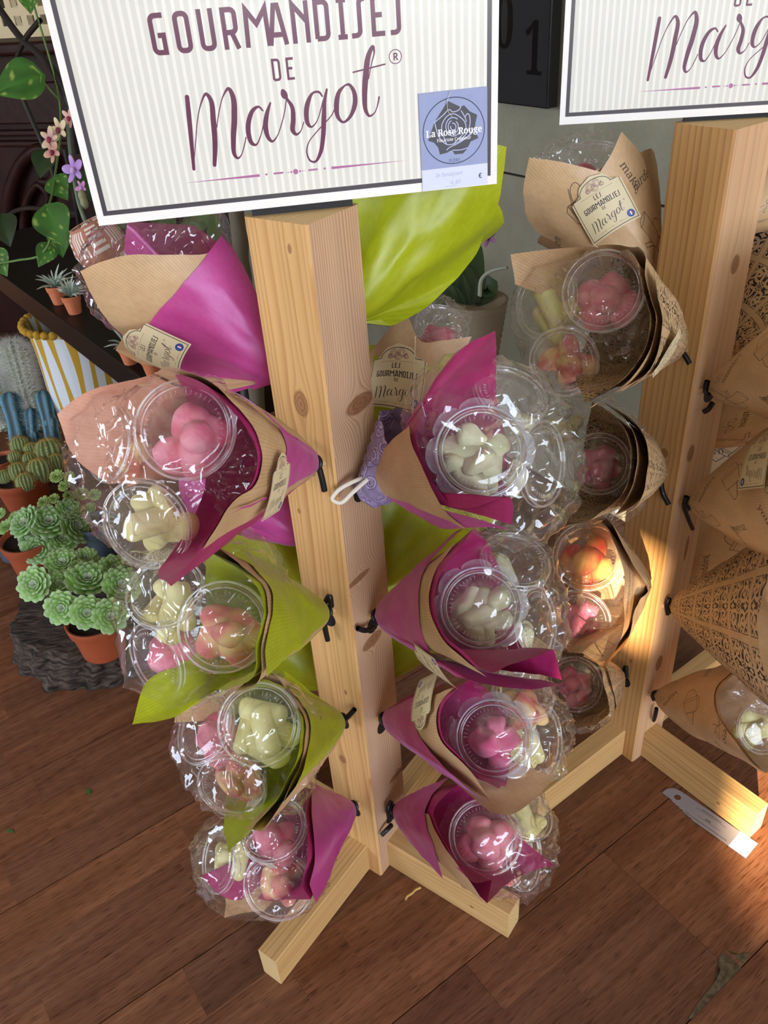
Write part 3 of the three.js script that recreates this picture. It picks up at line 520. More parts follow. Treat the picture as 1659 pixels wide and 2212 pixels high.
const STICK_W = 0.062, STICK_H = 0.07;
const stickerTex = canvasTex(620, 700, (g, w, h) => {
  const k = w / STICK_W; g.h0 = h; g.fillStyle = '#e2d3ab'; g.fillRect(0, 0, w, h); g.fillStyle = 'rgba(190,172,128,0.35)'; for (let x = 0; x < w; x += 11) g.fillRect(x, 0, 5, h);
  g.strokeStyle = '#2e2a26'; g.lineWidth = 8; stickerPath(g, w, h, 24); g.stroke();
  g.strokeStyle = '#8a5a5c'; g.lineWidth = 5; for (const [x, y, r] of [[270, 110, 46], [350, 100, 46], [310, 140, 40], [232, 140, 26], [392, 138, 26]]) for (let q = 0; q < 3; q++) { g.beginPath(); g.arc(x, y, r * (1 - q * 0.3), q, q + 5.2); g.stroke(); }
  g.fillStyle = '#77585a'; g.fillRect(120, 196, 380, 3);
  capsWord(g, 'LES', 0.0255, 0.043, 0.0055, 0.0011, 0.0008, k, '#2e2a26'); capsWord(g, 'GOURMANDISES', 0.0095, 0.0335, 0.0066, 0.00068, 0.00092, k, '#2e2a26'); capsWord(g, 'DE', 0.0285, 0.0285, 0.0036, 0.0008, 0.0005, k, '#2e2a26');
  scriptWord(g, k, -0.0105, 0.0005, 0.25, '#3c2529'); ornamentLine(g, k, -0.0105, -0.0005, 0.25, '#8a5a5c');
  g.strokeStyle = '#3c2529'; g.lineWidth = 3; g.beginPath(); g.arc(0.0525 * k, h - 0.0275 * k, 9, 0, 7); g.stroke();
  g.fillStyle = '#2d4691'; g.beginPath(); g.arc(w - 92, h - 92, 46, 0, 7); g.fill(); g.fillStyle = '#f4f4f6'; g.beginPath(); g.arc(w - 92, h - 92, 22, 0, 7); g.fill(); g.fillStyle = '#2d4691'; g.fillRect(w - 112, h - 110, 13, 36); g.fillStyle = '#b33b46'; g.fillRect(w - 85, h - 110, 13, 36);
});
function stickerPath(g, w, h, m) { // square foot, stepped shoulders and a round head
  g.beginPath(); g.moveTo(m, h - m); g.lineTo(w - m, h - m); g.lineTo(w - m, h * 0.2 + m * 0.6); g.lineTo(w * 0.8 - m * 0.2, h * 0.2 + m * 0.6);
  g.bezierCurveTo(w * 0.76, m * 0.4, w * 0.24, m * 0.4, w * 0.2 + m * 0.2, h * 0.2 + m * 0.6); g.lineTo(m, h * 0.2 + m * 0.6); g.closePath();
}
M.sticker = std({ map: stickerTex, side: THREE.DoubleSide, roughness: 0.5 });
// outline of the sticker as a fine fan of points, in metres about its middle
const stickerGrid = (() => {
  const sh = new THREE.Shape(), w = STICK_W, h = STICK_H; sh.moveTo(0, 0); for (let i = 1; i <= 6; i++) sh.lineTo(w * i / 6, 0); for (let i = 1; i <= 6; i++) sh.lineTo(w, h * 0.8 * i / 6); sh.lineTo(w * 0.8, h * 0.8); sh.bezierCurveTo(w * 0.76, h * 1.065, w * 0.24, h * 1.065, w * 0.2, h * 0.8); sh.lineTo(0, h * 0.8); for (let i = 5; i >= 1; i--) sh.lineTo(0, h * 0.8 * i / 6);
  return sh;
})();
function stickerGeo(b, px, py, rot, scale = 1, far = 0, lift = 0) {
  // a grid clipped to the outline by pulling its rows in to the round head
  const nx = 14, ny = 16, q0 = coneHit(b, px, py, far), nrm = coneNormal(b, q0), up = CAMU.clone().multiplyScalar(Math.cos(rot)).addScaledVector(CAMR, Math.sin(rot)), ty = up.addScaledVector(nrm, -up.dot(nrm)).normalize(), tx = ty.clone().cross(nrm);
  if (tx.dot(CAMR.clone().multiplyScalar(Math.cos(rot)).addScaledVector(CAMU, -Math.sin(rot))) < 0) tx.negate();
  const pos = [], uv = [], idx = [];
  for (let j = 0; j <= ny; j++) { const v = j / ny; let lo = 0, hi = 1; if (v > 0.8) { const e = (v - 0.8) / 0.2, c = 0.3 * Math.sqrt(Math.max(0, 1 - e * e)); lo = 0.5 - c; hi = 0.5 + c; }
    for (let i = 0; i <= nx; i++) { const u = mix(lo, hi, i / nx), P = q0.clone().addScaledVector(tx, (u - 0.5) * STICK_W * scale).addScaledVector(ty, (v - 0.5) * STICK_H * scale); onCone(b, P, 0.0068 + lift); pos.push(P.x, P.y, P.z); uv.push(u, v); } }
  for (let j = 0; j < ny; j++) for (let i = 0; i < nx; i++) { const a = j * (nx + 1) + i; idx.push(a, a + 1, a + nx + 2, a, a + nx + 2, a + nx + 1); }
  const g = new THREE.BufferGeometry(); g.setAttribute('position', new THREE.Float32BufferAttribute(pos, 3)); g.setAttribute('uv', new THREE.Float32BufferAttribute(uv, 2)); g.setIndex(idx); g.computeVertexNormals(); return g;
}

// ---------------------------------------------------------------- cones of paper
const coneR = (b, s) => Math.tan(b.al) * s + 0.013 * (1 - Math.exp(-Math.max(0, s) / 0.011)) * clamp(1 - s / 0.3, 0, 1);
function coneHit(b, px, py, far) {
  const d = ray(px, py), x = EYE.clone().sub(b.T).addScaledVector(b.n, 0.018), c2 = Math.cos(b.al) ** 2; // the blunt tip is met by moving the apex back a little
  const dn = d.dot(b.n), xn = x.dot(b.n), A = dn * dn - c2, B = 2 * (dn * xn - c2 * d.dot(x)), C = xn * xn - c2 * x.dot(x), D = B * B - 4 * A * C;
  let ts = D > 0 ? [(-B - Math.sqrt(D)) / (2 * A), (-B + Math.sqrt(D)) / (2 * A)] : [-B / (2 * A)];
  ts = ts.filter((t) => t > 0.05 && xn + t * dn > 0).sort((p, q) => p - q);
  let t = ts.length === 2 ? ts[far ? 1 : 0] : ts[0];
  const lim = (s) => (s + 0.018 - xn) / dn;
  if (t === undefined) t = lim(b.len);
  if (xn + t * dn - 0.018 > b.max) t = lim(b.max);
  return EYE.clone().addScaledVector(d, t);
}
function coneNormal(b, P) { const v = P.clone().sub(b.T), s = v.dot(b.n); v.addScaledVector(b.n, -s).normalize(); return v.multiplyScalar(Math.cos(b.al)).addScaledVector(b.n, -Math.sin(b.al)); }
function onCone(b, P, off) { const v = P.clone().sub(b.T), s = v.dot(b.n), q = v.addScaledVector(b.n, -s).normalize(); P.copy(b.T).addScaledVector(b.n, s).addScaledVector(q, coneR(b, s) + off); }
function ringRim(b, len, wob, phase = 0, from = 0, to = 2 * Math.PI) { // a rim where the photo shows none: a square sheet's corners
  const out = [], n = 28; for (let i = 0; i <= n; i++) { const a = mix(from, to, i / n), s = len * (1 + wob * Math.abs(Math.sin(a * 2 + phase)) ** 2), r = coneR(b, s); out.push(b.T.clone().addScaledVector(b.n, s).addScaledVector(b.e1, Math.cos(a) * r).addScaledVector(b.e2, Math.sin(a) * r)); } return out;
}
// sheet ruled from the tip to a rim; closed when the rim comes back to its start
function sheetGeo(b, rim, off, amp, sd) {
  const ns = 26, pos = [], uv = [], idx = []; let prev = null, turn = 0;
  rim.forEach((P) => {
    const v = P.clone().sub(b.T), sr = Math.max(0.02, v.dot(b.n)), q = v.addScaledVector(b.n, -v.dot(b.n)), ratio = q.length() / coneR(b, sr); q.normalize();
    const a = Math.atan2(q.dot(b.e2), q.dot(b.e1)); if (prev !== null) { let da = a - prev; while (da > Math.PI) da -= 2 * Math.PI; while (da < -Math.PI) da += 2 * Math.PI; turn += da; } else turn = a; prev = a;
    for (let i = 0; i <= ns; i++) {
      const t = Math.pow(i / ns, 1.25), s = sr * t, grow = mix(1, ratio, smooth(0, 1, t));
      let r = coneR(b, s) * grow + off * smooth(0, 0.2, t);
      const c = amp * smooth(0.02, 0.5, t); r += c * (N3(Math.cos(a) * 2.1 + sd, Math.sin(a) * 2.1, s * 16) * 0.9 + (0.5 - Math.abs(N3(Math.cos(a) * 3.2 + sd, Math.sin(a) * 3.2 + s * 14, s * 30 + sd))) * 0.7);
      const w = b.T.clone().addScaledVector(b.n, s + 0.0005 * N3(a * 3, s * 60, sd)).addScaledVector(q, Math.max(0.0005, r)); pos.push(w.x, w.y, w.z); uv.push(turn * 0.075, s);
    }
  });
  for (let j = 0; j < rim.length - 1; j++) for (let i = 0; i < ns; i++) { const a = j * (ns + 1) + i; idx.push(a, a + 1, a + ns + 2, a, a + ns + 2, a + ns + 1); }
  const g = new THREE.BufferGeometry(); g.setAttribute('position', new THREE.Float32BufferAttribute(pos, 3)); g.setAttribute('uv', new THREE.Float32BufferAttribute(uv, 2)); g.setIndex(idx); g.computeVertexNormals(); return g;
}
function rimFrom(b, list, loop) { // [px, py, far, sharp] corners stay corners
  const P = list.map((q) => coneHit(b, q[0], q[1], q[2] || 0)), out = []; if (loop) { P.push(P[0].clone()); list = [...list, list[0]]; }
  let run = [P[0]]; const flush = () => { if (run.length > 1) { const c = new THREE.CatmullRomCurve3(run, false, 'centripetal'), n = (run.length - 1) * 6; for (let i = out.length ? 1 : 0; i <= n; i++) out.push(c.getPoint(i / n)); } };
  for (let i = 1; i < P.length; i++) { run.push(P[i]); if (list[i][3]) { flush(); run = [P[i]]; } } flush(); return out;
}

// cellophane drawn tight over the cups, creased, narrowing into the paper
const celloBase = (() => { const g = new THREE.IcosahedronGeometry(1, 34); g.deleteAttribute('uv'); g.deleteAttribute('normal'); return mergeVertices(g, 1e-5); })();
function celloGeo(b, balls, sd, extra) {
  const g = celloBase.clone(), p = g.attributes.position, d = V3(), C = V3(), P = V3(), q = V3(); balls.forEach((k) => C.add(k.c)); C.divideScalar(balls.length).addScaledVector(b.n, -0.012);
  seed(sd * 17 + 3); const folds = []; for (let i = 0; i < 17; i++) folds.push({ p: V3(rr(-1, 1), rr(-1, 1), rr(-1, 1)).normalize(), q: V3(rr(-1, 1), rr(-1, 1), rr(-1, 1)).normalize(), c: rr(-0.75, 0.75), h: rr(0.002, 0.0055) });
  for (let i = 0; i < p.count; i++) {
    d.fromBufferAttribute(p, i).normalize(); let m = 0; for (const k of balls) { q.copy(k.c).sub(C); m += Math.exp((q.dot(d) + k.r) * 110); } let r = Math.log(m) / 110 * 0.985;
    const w = N3(d.x * 2.2 + sd, d.y * 2.2, d.z * 2.2), w2 = N3(d.x * 4.6 + sd, d.y * 4.6 + w, d.z * 4.6 + 3), w3 = N3(d.x * 9 + w2, d.y * 9 + sd, d.z * 9);
    r += (0.013 * (0.3 - Math.abs(w)) + 0.009 * (0.25 - Math.abs(w2)) + 0.0006 * (0.25 - Math.abs(w3))) * (extra || 1);
    for (const f of folds) { const e = Math.abs(d.dot(f.p) - f.c + 0.05 * w); if (e < 0.2) r += f.h * Math.exp(-e / 0.035) * smooth(-0.9, 0.4, d.dot(f.q) + w2); }
    P.copy(C).addScaledVector(d, r); q.copy(P).sub(b.T); let s = q.dot(b.n); q.addScaledVector(b.n, -s); const lim = Math.max(0.006, coneR(b, Math.max(0.02, s)) * 0.9), L = q.length();
    if (s < b.len * 0.62 && L > lim) q.multiplyScalar(lim / L); if (s < 0.03) s = 0.03 + (s - 0.03) * 0.05; P.copy(b.T).addScaledVector(b.n, s).add(q); p.setXYZ(i, P.x, P.y, P.z);
  }
  g.computeVertexNormals(); return g;
}

function cup(b, t, spec, i) {
  const [px, py, rpx, kind, ax, ay, o = {}] = spec, s = (o.s ?? b.cs);
  const c = onPlane(px, py, b.T.clone().addScaledVector(b.n, s), b.n); const dep = clamp(depthOf(c), b.dep - 0.28, b.dep + 0.2), C = at(px, py, dep), R = sizeAt(rpx, dep), N = ray(px, py).negate().addScaledVector(CAMR, ax).addScaledVector(CAMU, ay).normalize();
  const m = part('candy_cup', cupGeo, M.plastic, t); m.position.copy(C).sub(t.position); m.quaternion.copy(facing(N)); m.scale.setScalar(R / R0);
  part('lid', lidGeo, M.plastic, m); part('lid_ring', ringGeo, o.wavy ? M.frost : M.rim, m); if (o.wavy) part('lid_flange', flangeGeo, M.frost, m);
  if (o.slip) { const l = part('paper_slip', slipGeo, M.slip, m); l.rotation.z = o.slip; }
  seed(i * 31 + Math.round(px)); const n = o.n ?? 5, g0 = 0.17;
  for (let k = 0; k < n; k++) {
    const top = k === n - 1 && n > 3, a = rr(0, 0.5) + k * 2 * Math.PI / (top ? 1 : n - 1) + (px % 7), rad = top ? rr(0.02, 0.22) : rr(0.3, 0.47);
    const w = part('candy', SWEETS[kind][k % 3], M.sweet, m); w.position.set(Math.cos(a) * rad * R0, (Math.sin(a) * rad - g0) * R0, (top ? -0.3 : -0.68) * R0); w.rotation.set(rr(-0.7, 0.7), rr(-0.7, 0.7), rr(0, 6.28)); w.scale.setScalar((kind === 'white' ? 1.12 : 1) * rr(0.9, 1.16) * (top ? 0.94 : 1));
  }
  const hub = C.clone().addScaledVector(N, -0.5 * R); return { c: hub, r: R * (o.wavy ? 1.2 : 1.06) };
}

function bouquet(o) {
  const st = STANDS[o.k], f = { U: st.U, V: st.V, '-U': st.U.clone().negate(), '-V': st.V.clone().negate() }[o.face];
  const face = st.o.clone().addScaledVector(f, HW), side = UP.clone().cross(f);
  let T = o.tip ? onPlane(o.tip[0], o.tip[1], face.clone().addScaledVector(f, 0.012), f) : face.clone().addScaledVector(f, 0.012).addScaledVector(side, o.at[0]).setY(o.at[1]);
  { const v = T.clone().sub(face), lat = clamp(v.dot(side), -0.022, 0.022); T = face.clone().addScaledVector(f, 0.012).addScaledVector(side, lat).setY(T.y); }
  const tilt = (o.tilt ?? 29) * Math.PI / 180, n = f.clone().multiplyScalar(Math.cos(tilt)).addScaledVector(UP, Math.sin(tilt)).addScaledVector(side, o.lean ?? 0).normalize();
  const e1 = side.clone().addScaledVector(n, -side.dot(n)).normalize(), e2 = n.clone().cross(e1);
  const b = { T, n, e1, e2, al: (o.al ?? 25) * Math.PI / 180, len: o.len ?? 0.15, max: o.max ?? 0.235, cs: o.cs ?? 0.165 }; b.dep = depthOf(T);
  const t = thing('candy_bouquet', o.label, 'bouquet', T.clone(), 0, o.group ?? 'paper-wrapped candy bouquets on the pine stands'), sd = o.sd;
  // stick into the post, black tie with two tails
  { const a = face.clone().addScaledVector(side, T.clone().sub(face).dot(side)).setY(T.y - 0.012); const hole = a.clone().addScaledVector(f, -0.012), g = tube([hole, T.clone().addScaledVector(n, 0.012), T.clone().addScaledVector(n, 0.05)], 0.0036, 10, 8); part('stick', g, M.stick, t, true); }
  { const ring = new THREE.TorusGeometry(0.0062, 0.0022, 8, 20); place(ring, T.clone().addScaledVector(n, -0.001), facing(n)); part('tie', ring, M.ribbon, t, true);
    for (const tail of o.tails ?? []) { const P = tail.map((q) => onPlane(q[0], q[1], face.clone().addScaledVector(f, q[2] ?? 0.01), f)); const g = tube(P, 0.0032, 14, 6), ctr = f; g.translate(0, 0, 0); part('tie_tail', g, M.ribbon, t, true); } }
  (o.sheets ?? []).forEach((s, i) => {
    const rim = s.ring ? ringRim(b, s.ring[0], s.ring[1], s.ring[2]) : rimFrom(b, s.rim, s.loop);
    part(s.name, sheetGeo(b, rim, s.off ?? -0.0023 * i, s.amp ?? 0.0035, sd), M[s.mat], t, true);
  });
  const balls = (o.cups ?? []).map((c, i) => cup(b, t, c, i + sd)); for (const c of o.ghost ?? []) balls.push({ c: onPlane(c[0], c[1], b.T.clone().addScaledVector(b.n, c[3] ?? b.cs), b.n), r: sizeAt(c[2], b.dep - 0.1) });
  if (balls.length) part('cellophane', celloGeo(b, balls, sd, o.crease), M.cello, t, true);
  for (const s of o.stickers ?? []) part('sticker', stickerGeo(b, ...s), M.sticker, t, true);
  if (o.thread) part('plastic_thread', tube(o.thread.map((q) => at(...q)), 0.0007, 16, 6), M.whiteCord, t, true);
  return { t, b };
}
// ---------------------------------------------------------------- the bouquets, each from its own outline
// near stand, left face, top to bottom
bouquet({ k: 0, face: 'U', tip: [680, 1000], sd: 1, al: 25, label: 'fuchsia bouquet of rose, peach and yellow candy tubs, topmost on near post\'s left face',
  sheets: [
    { name: 'outer_paper', mat: 'pink', rim: [[500, 1112], [545, 1092], [590, 1055], [615, 992], [609, 935], [534, 872], [470, 825]] },
    { name: 'kraft_paper', mat: 'kraft', rim: [[440, 1190], [500, 1102], [557, 1048], [573, 995], [553, 935], [478, 834], [395, 793], [330, 800, 1]] },
    { name: 'inner_paper', mat: 'pinkInside', loop: true, rim: [[374, 1277, 0, 1], [440, 1192], [500, 1106], [553, 1050], [568, 995], [548, 940], [476, 840], [400, 800], [400, 860, 1], [425, 960, 1], [435, 1060, 1], [390, 1170, 1], [342, 1239, 1]] },
    { name: 'backing_paper', mat: 'blush', off: 0.001, rim: [[330, 812, 1], [200, 846, 1], [128, 897, 1, 1], [160, 985, 1], [235, 1045, 1]] }],
  cups: [[399, 928, 107, 'straw', -0.22, 0.12, { n: 5 }], [236, 958, 84, 'peach', -1.1, 0.15], [316, 1134, 100, 'banana', -0.5, -0.35, { slip: 0.4, n: 5 }]], ghost: [[450, 1040, 66], [222, 1020, 50]],
  stickers: [[594, 1046, -0.95, 0.7]], tails: [[[672, 985], [662, 968], [652, 957]], [[690, 1012], [696, 1035], [701, 1060]]] });
bouquet({ k: 0, face: 'U', tip: [704, 1322], sd: 2, al: 25, label: 'lime bouquet of yellow, peach and pink candy tubs, second down on near post\'s left face',
  sheets: [
    { name: 'outer_paper', mat: 'lime', rim: [[575, 1463], [575, 1440], [572, 1410], [580, 1365], [586, 1313], [582, 1269], [557, 1235], [519, 1184]] },
    { name: 'kraft_paper', mat: 'kraft', rim: [[505, 1495], [553, 1482], [570, 1450], [568, 1410], [575, 1365], [580, 1313], [572, 1265], [540, 1230], [472, 1178], [400, 1190, 1]] },
    { name: 'inner_paper', mat: 'lime', loop: true, rim: [[500, 1490], [550, 1470], [562, 1440], [562, 1400], [570, 1360], [575, 1313], [565, 1268], [530, 1228], [470, 1190], [440, 1230, 1], [430, 1330, 1], [390, 1430, 1], [312, 1475, 1], [281, 1573, 1, 1], [378, 1554, 1], [430, 1520, 1]] }],
  cups: [[483, 1354, 97, 'peach', -0.18, -0.03, { n: 5 }], [356, 1278, 84, 'banana', -0.35, 0.5, { slip: -0.6 }], [337, 1426, 84, 'straw', -1.0, -0.5, { n: 4 }]], ghost: [[520, 1240, 45]],
  tails: [[[703, 1300], [712, 1288], [716, 1310]], [[700, 1345], [704, 1365], [708, 1383]]] });
bouquet({ k: 0, face: 'U', tip: [738, 1554], sd: 3, al: 25, label: 'lime bouquet of pink, yellow and peach candy tubs, third down on near post\'s left face',
  sheets: [
    { name: 'outer_paper', mat: 'lime', rim: [[600, 1742], [641, 1696], [664, 1618], [669, 1571], [663, 1540], [641, 1505], [622, 1483], [613, 1450]] },
    { name: 'kraft_paper', mat: 'kraft', rim: [[534, 1792, 0, 1], [572, 1800, 0, 1], [622, 1716], [655, 1640], [661, 1600], [661, 1560], [645, 1518], [615, 1480], [584, 1449], [520, 1470, 1], [465, 1497, 1], [378, 1528, 1, 1], [374, 1560, 1]] },
    { name: 'inner_paper', mat: 'lime', loop: true, rim: [[497, 1850, 0, 1], [550, 1798], [610, 1720], [648, 1640], [655, 1600], [655, 1560], [640, 1520], [612, 1488], [580, 1460], [520, 1490, 1], [490, 1560, 1], [490, 1660, 1], [481, 1778, 1]] }],
  cups: [[559, 1565, 88, 'banana', -0.22, -0.08, { n: 5 }], [443, 1572, 78, 'straw', -0.95, 0.3], [500, 1700, 76, 'peach', -0.35, -0.65, { slip: 1.0 }]], ghost: [[610, 1680, 40]],
  tails: [[[742, 1556], [752, 1548], [766, 1532, 0.006]]] });
bouquet({ k: 0, face: 'U', tip: [762, 1742], sd: 4, al: 25, label: 'fuchsia bouquet of candy tubs, lowest on near post\'s left face, above the left foot',
  sheets: [
    { name: 'outer_paper', mat: 'pink', rim: [[684, 1952, 0, 1], [668, 1910, 0, 1], [678, 1866], [675, 1806], [672, 1737], [666, 1693], [648, 1684]] },
    { name: 'kraft_paper', mat: 'kraft', rim: [[572, 1968, 1], [483, 1985, 1, 1], [484, 1940, 1], [440, 1900, 1]] },
    { name: 'inner_paper', mat: 'pinkInside', loop: true, rim: [[680, 1945], [660, 1912], [668, 1866], [668, 1806], [664, 1737], [655, 1697], [630, 1690], [600, 1730, 1], [570, 1800, 1], [520, 1870, 1], [430, 1893, 1, 1], [484, 1944, 1], [560, 1950, 1]] }],
  cups: [[600, 1915, 74, 'peach', -0.2, -0.45, { n: 4 }], [591, 1792, 72, 'straw', -0.4, 0.75, { slip: 0.2 }], [474, 1858, 66, 'banana', -1.3, 0.0, { n: 4 }]], ghost: [[640, 1850, 45]] });

// near stand, right face
bouquet({ k: 0, face: 'V', tip: [806, 1035], sd: 5, al: 26, len: 0.14, cs: 0.145, label: 'fuchsia bouquet of white candy tubs with upright rolled point, topmost on near post\'s right face',
  sheets: [
    { name: 'outer_paper', mat: 'pink', rim: [[1101, 1143, 0, 1], [1007, 1136], [940, 1132], [870, 1058], [846, 985], [852, 965], [880, 935]] },
    { name: 'kraft_paper', mat: 'kraft', off: 0.0012, rim: [[1010, 1136, 0, 1], [962, 1098], [931, 1041], [897, 968], [884, 920]] },
    { name: 'inner_paper', mat: 'pinkInside', loop: true, rim: [[1101, 1143, 0, 1], [1098, 1088], [1011, 1106], [968, 1095], [931, 1045], [900, 975], [892, 915], [950, 800, 0], [1004, 735], [1062, 706, 0, 1], [1072, 756, 1], [1076, 850, 1], [1096, 950, 1], [1106, 1060, 1]] }],
  cups: [[1040, 976, 98, 'white', 0.12, 0.08, { wavy: true, n: 8 }], [1104, 852, 82, 'white', 0.45, 0.9, { n: 2 }], [1172, 1002, 92, 'white', 1.35, 0.0, { n: 2 }]], ghost: [[1150, 1090, 70], [980, 860, 60]], crease: 1.2 });
bouquet({ k: 0, face: 'V', tip: [815, 1330], sd: 6, al: 26, len: 0.14, cs: 0.15, label: 'fuchsia bouquet of white candy tubs, second down on the right face of near post',
  sheets: [
    { name: 'outer_paper', mat: 'pink', rim: [[1215, 1482, 0, 1], [1131, 1484], [1018, 1468], [958, 1440], [920, 1390], [905, 1310], [915, 1240], [960, 1170], [1005, 1142]] },
    { name: 'kraft_paper', mat: 'kraft', rim: [[1050, 1464], [990, 1420], [948, 1375], [925, 1305], [932, 1245], [983, 1169]] },
    { name: 'inner_paper', mat: 'pinkInside', loop: true, rim: [[1215, 1482, 0, 1], [1196, 1414, 0, 1], [1100, 1440], [1048, 1458], [992, 1412], [950, 1370], [933, 1305], [940, 1248], [1000, 1160], [1040, 1150, 1], [1086, 1230, 1], [1106, 1320, 1], [1130, 1400, 1]] }],
  cups: [[1039, 1312, 86, 'white', 0.1, 0.02, { wavy: true, n: 8 }], [1114, 1210, 76, 'white', 0.4, 0.9, { n: 2 }], [1160, 1351, 84, 'white', 1.45, 0.0, { n: 2 }]], ghost: [[1130, 1410, 50]], crease: 1.2,
  stickers: [[938, 1434, -2.2, 0.75]], tails: [[[806, 1355], [790, 1362], [772, 1357, 0.006]]] });
bouquet({ k: 0, face: 'V', tip: [830, 1552], sd: 7, al: 26, len: 0.14, cs: 0.15, label: 'fuchsia bouquet of pink and yellow candy tubs, third down on near post\'s right face',
  sheets: [
    { name: 'outer_paper', mat: 'pink', rim: [[1058, 1740, 0, 1], [1000, 1695], [939, 1634], [902, 1578], [905, 1530], [930, 1495], [982, 1463]] },
    { name: 'kraft_paper', mat: 'kraft', rim: [[1060, 1738, 0, 1], [1023, 1680], [970, 1625], [947, 1585], [942, 1535], [979, 1484]] },
    { name: 'inner_paper', mat: 'pinkInside', loop: true, rim: [[1072, 1712, 0, 1], [1022, 1676], [972, 1622], [951, 1585], [947, 1538], [985, 1484], [1040, 1470, 1], [1086, 1520, 1], [1106, 1600, 1], [1100, 1680, 1]] },
    { name: 'brown_flap', mat: 'kraft', off: 0.0005, rim: [[1060, 1746, 1], [1104, 1752, 1], [1161, 1718, 1], [1196, 1672, 1]] }],
  cups: [[1067, 1594, 80, 'bubble', -0.05, -0.08, { wavy: true, n: 5 }], [1172, 1602, 78, 'banana', 1.3, -0.1, { n: 4 }], [1130, 1500, 66, 'peach', 0.35, 1.0, { slip: 2.0 }]],
  stickers: [[918, 1517, 2.25, 0.85]] });
bouquet({ k: 0, face: 'V', tip: [852, 1750], sd: 8, al: 26, len: 0.14, cs: 0.15, label: 'fuchsia bouquet of pink candy tubs, lowest on near post\'s right face, over right foot',
  sheets: [
    { name: 'outer_paper', mat: 'pink', rim: [[957, 1897, 0, 1], [935, 1830], [918, 1760], [930, 1725], [969, 1680]] },
    { name: 'kraft_paper', mat: 'kraft', rim: [[1044, 1956, 0, 1], [1016, 1910], [962, 1835], [935, 1790], [922, 1757]] },
    { name: 'inner_paper', mat: 'pinkInside', loop: true, rim: [[1047, 1958, 0, 1], [1057, 1906, 0, 1], [1014, 1908], [965, 1835], [940, 1790], [930, 1752], [985, 1690], [1040, 1690, 1], [1090, 1740, 1], [1120, 1800, 1], [1200, 1872, 1, 1], [1130, 1895, 1]] }],
  cups: [[1048, 1808, 77, 'straw', -0.05, -0.06, { n: 5 }], [1134, 1756, 62, 'banana', 0.6, 0.9, { n: 4 }], [1134, 1848, 70, 'peach', 1.4, -0.1, { n: 4, slip: 1.4 }]], ghost: [[1150, 1890, 30]],
  tails: [[[846, 1730], [838, 1745], [840, 1765]], [[846, 1782], [836, 1792], [824, 1804, 0.006]]] });

// near stand, far faces: seen from outside, their mouths turned away
bouquet({ k: 0, face: '-V', at: [-0.004, 0.735], sd: 9, al: 29, tilt: 36, len: 0.17, max: 0.26, label: 'brown and fuchsia bouquet seen from behind under the left end of the near sign',
  sheets: [
    { name: 'outer_paper', mat: 'pink', rim: [[585, 890], [560, 740], [538, 605], [505, 540], [478, 508, 0, 1], [430, 575], [380, 631], [330, 690], [309, 722, 0, 1], [365, 800], [450, 860]] },
    { name: 'kraft_paper', mat: 'kraft', off: -0.002, rim: [[500, 535], [440, 548], [360, 549], [271, 551], [215, 566], [167, 587, 0, 1], [190, 632], [222, 680], [264, 729, 0, 1], [249, 757, 0, 1], [300, 785], [372, 797], [450, 850]] },
    { name: 'inner_paper', mat: 'pink', off: -0.004, loop: true, rim: [[480, 530], [400, 560], [300, 580], [240, 650], [300, 740], [400, 800], [560, 840], [560, 700], [520, 560, 1], [468, 520, 1], [423, 487, 1, 1], [340, 484, 1], [276, 482, 1, 1], [273, 560, 1], [330, 640, 1]] }],
  ghost: [[290, 570, 110, 0.2], [400, 520, 90, 0.2], [270, 640, 70, 0.17]], stickers: [[362, 738, -0.72, 0.85, 0, 0.014]] });
bouquet({ k: 0, face: '-V', at: [-0.002, 0.535], sd: 10, al: 22, tilt: 22, len: 0.12, label: 'crumpled fuchsia bouquet end peeping out left of near post, behind the other bouquets',
  sheets: [{ name: 'outer_paper', mat: 'pink', ring: [0.13, 0.12, 0.4], amp: 0.012 }] });
bouquet({ k: 0, face: '-V', at: [-0.002, 0.46], sd: 11, al: 24, tilt: 26, len: 0.12, label: 'upper lime bouquet peeping out behind the left edge of the near post',
  sheets: [{ name: 'outer_paper', mat: 'lime', ring: [0.12, 0.1, 1.1] }] });
bouquet({ k: 0, face: '-V', at: [-0.002, 0.3], sd: 12, al: 25, tilt: 27, len: 0.12, label: 'lower lime bouquet peeping out behind the left edge of the near post',
  sheets: [{ name: 'outer_paper', mat: 'lime', ring: [0.12, 0.1, 0.3] }] });
bouquet({ k: 0, face: '-U', at: [0.0, 0.79], sd: 13, al: 27, tilt: 34, len: 0.18, max: 0.3, label: 'tall lime green paper bouquet rising behind the near post to the right of it',
  sheets: [{ name: 'outer_paper', mat: 'lime', amp: 0.006, rim: [[800, 735], [870, 694], [960, 618], [1025, 545], [1072, 445], [1093, 318, 0, 1], [1000, 300], [880, 320], [780, 360], [740, 440]] }, { name: 'inner_paper', mat: 'lime', off: -0.003, ring: [0.16, 0.05, 0.4] }] });
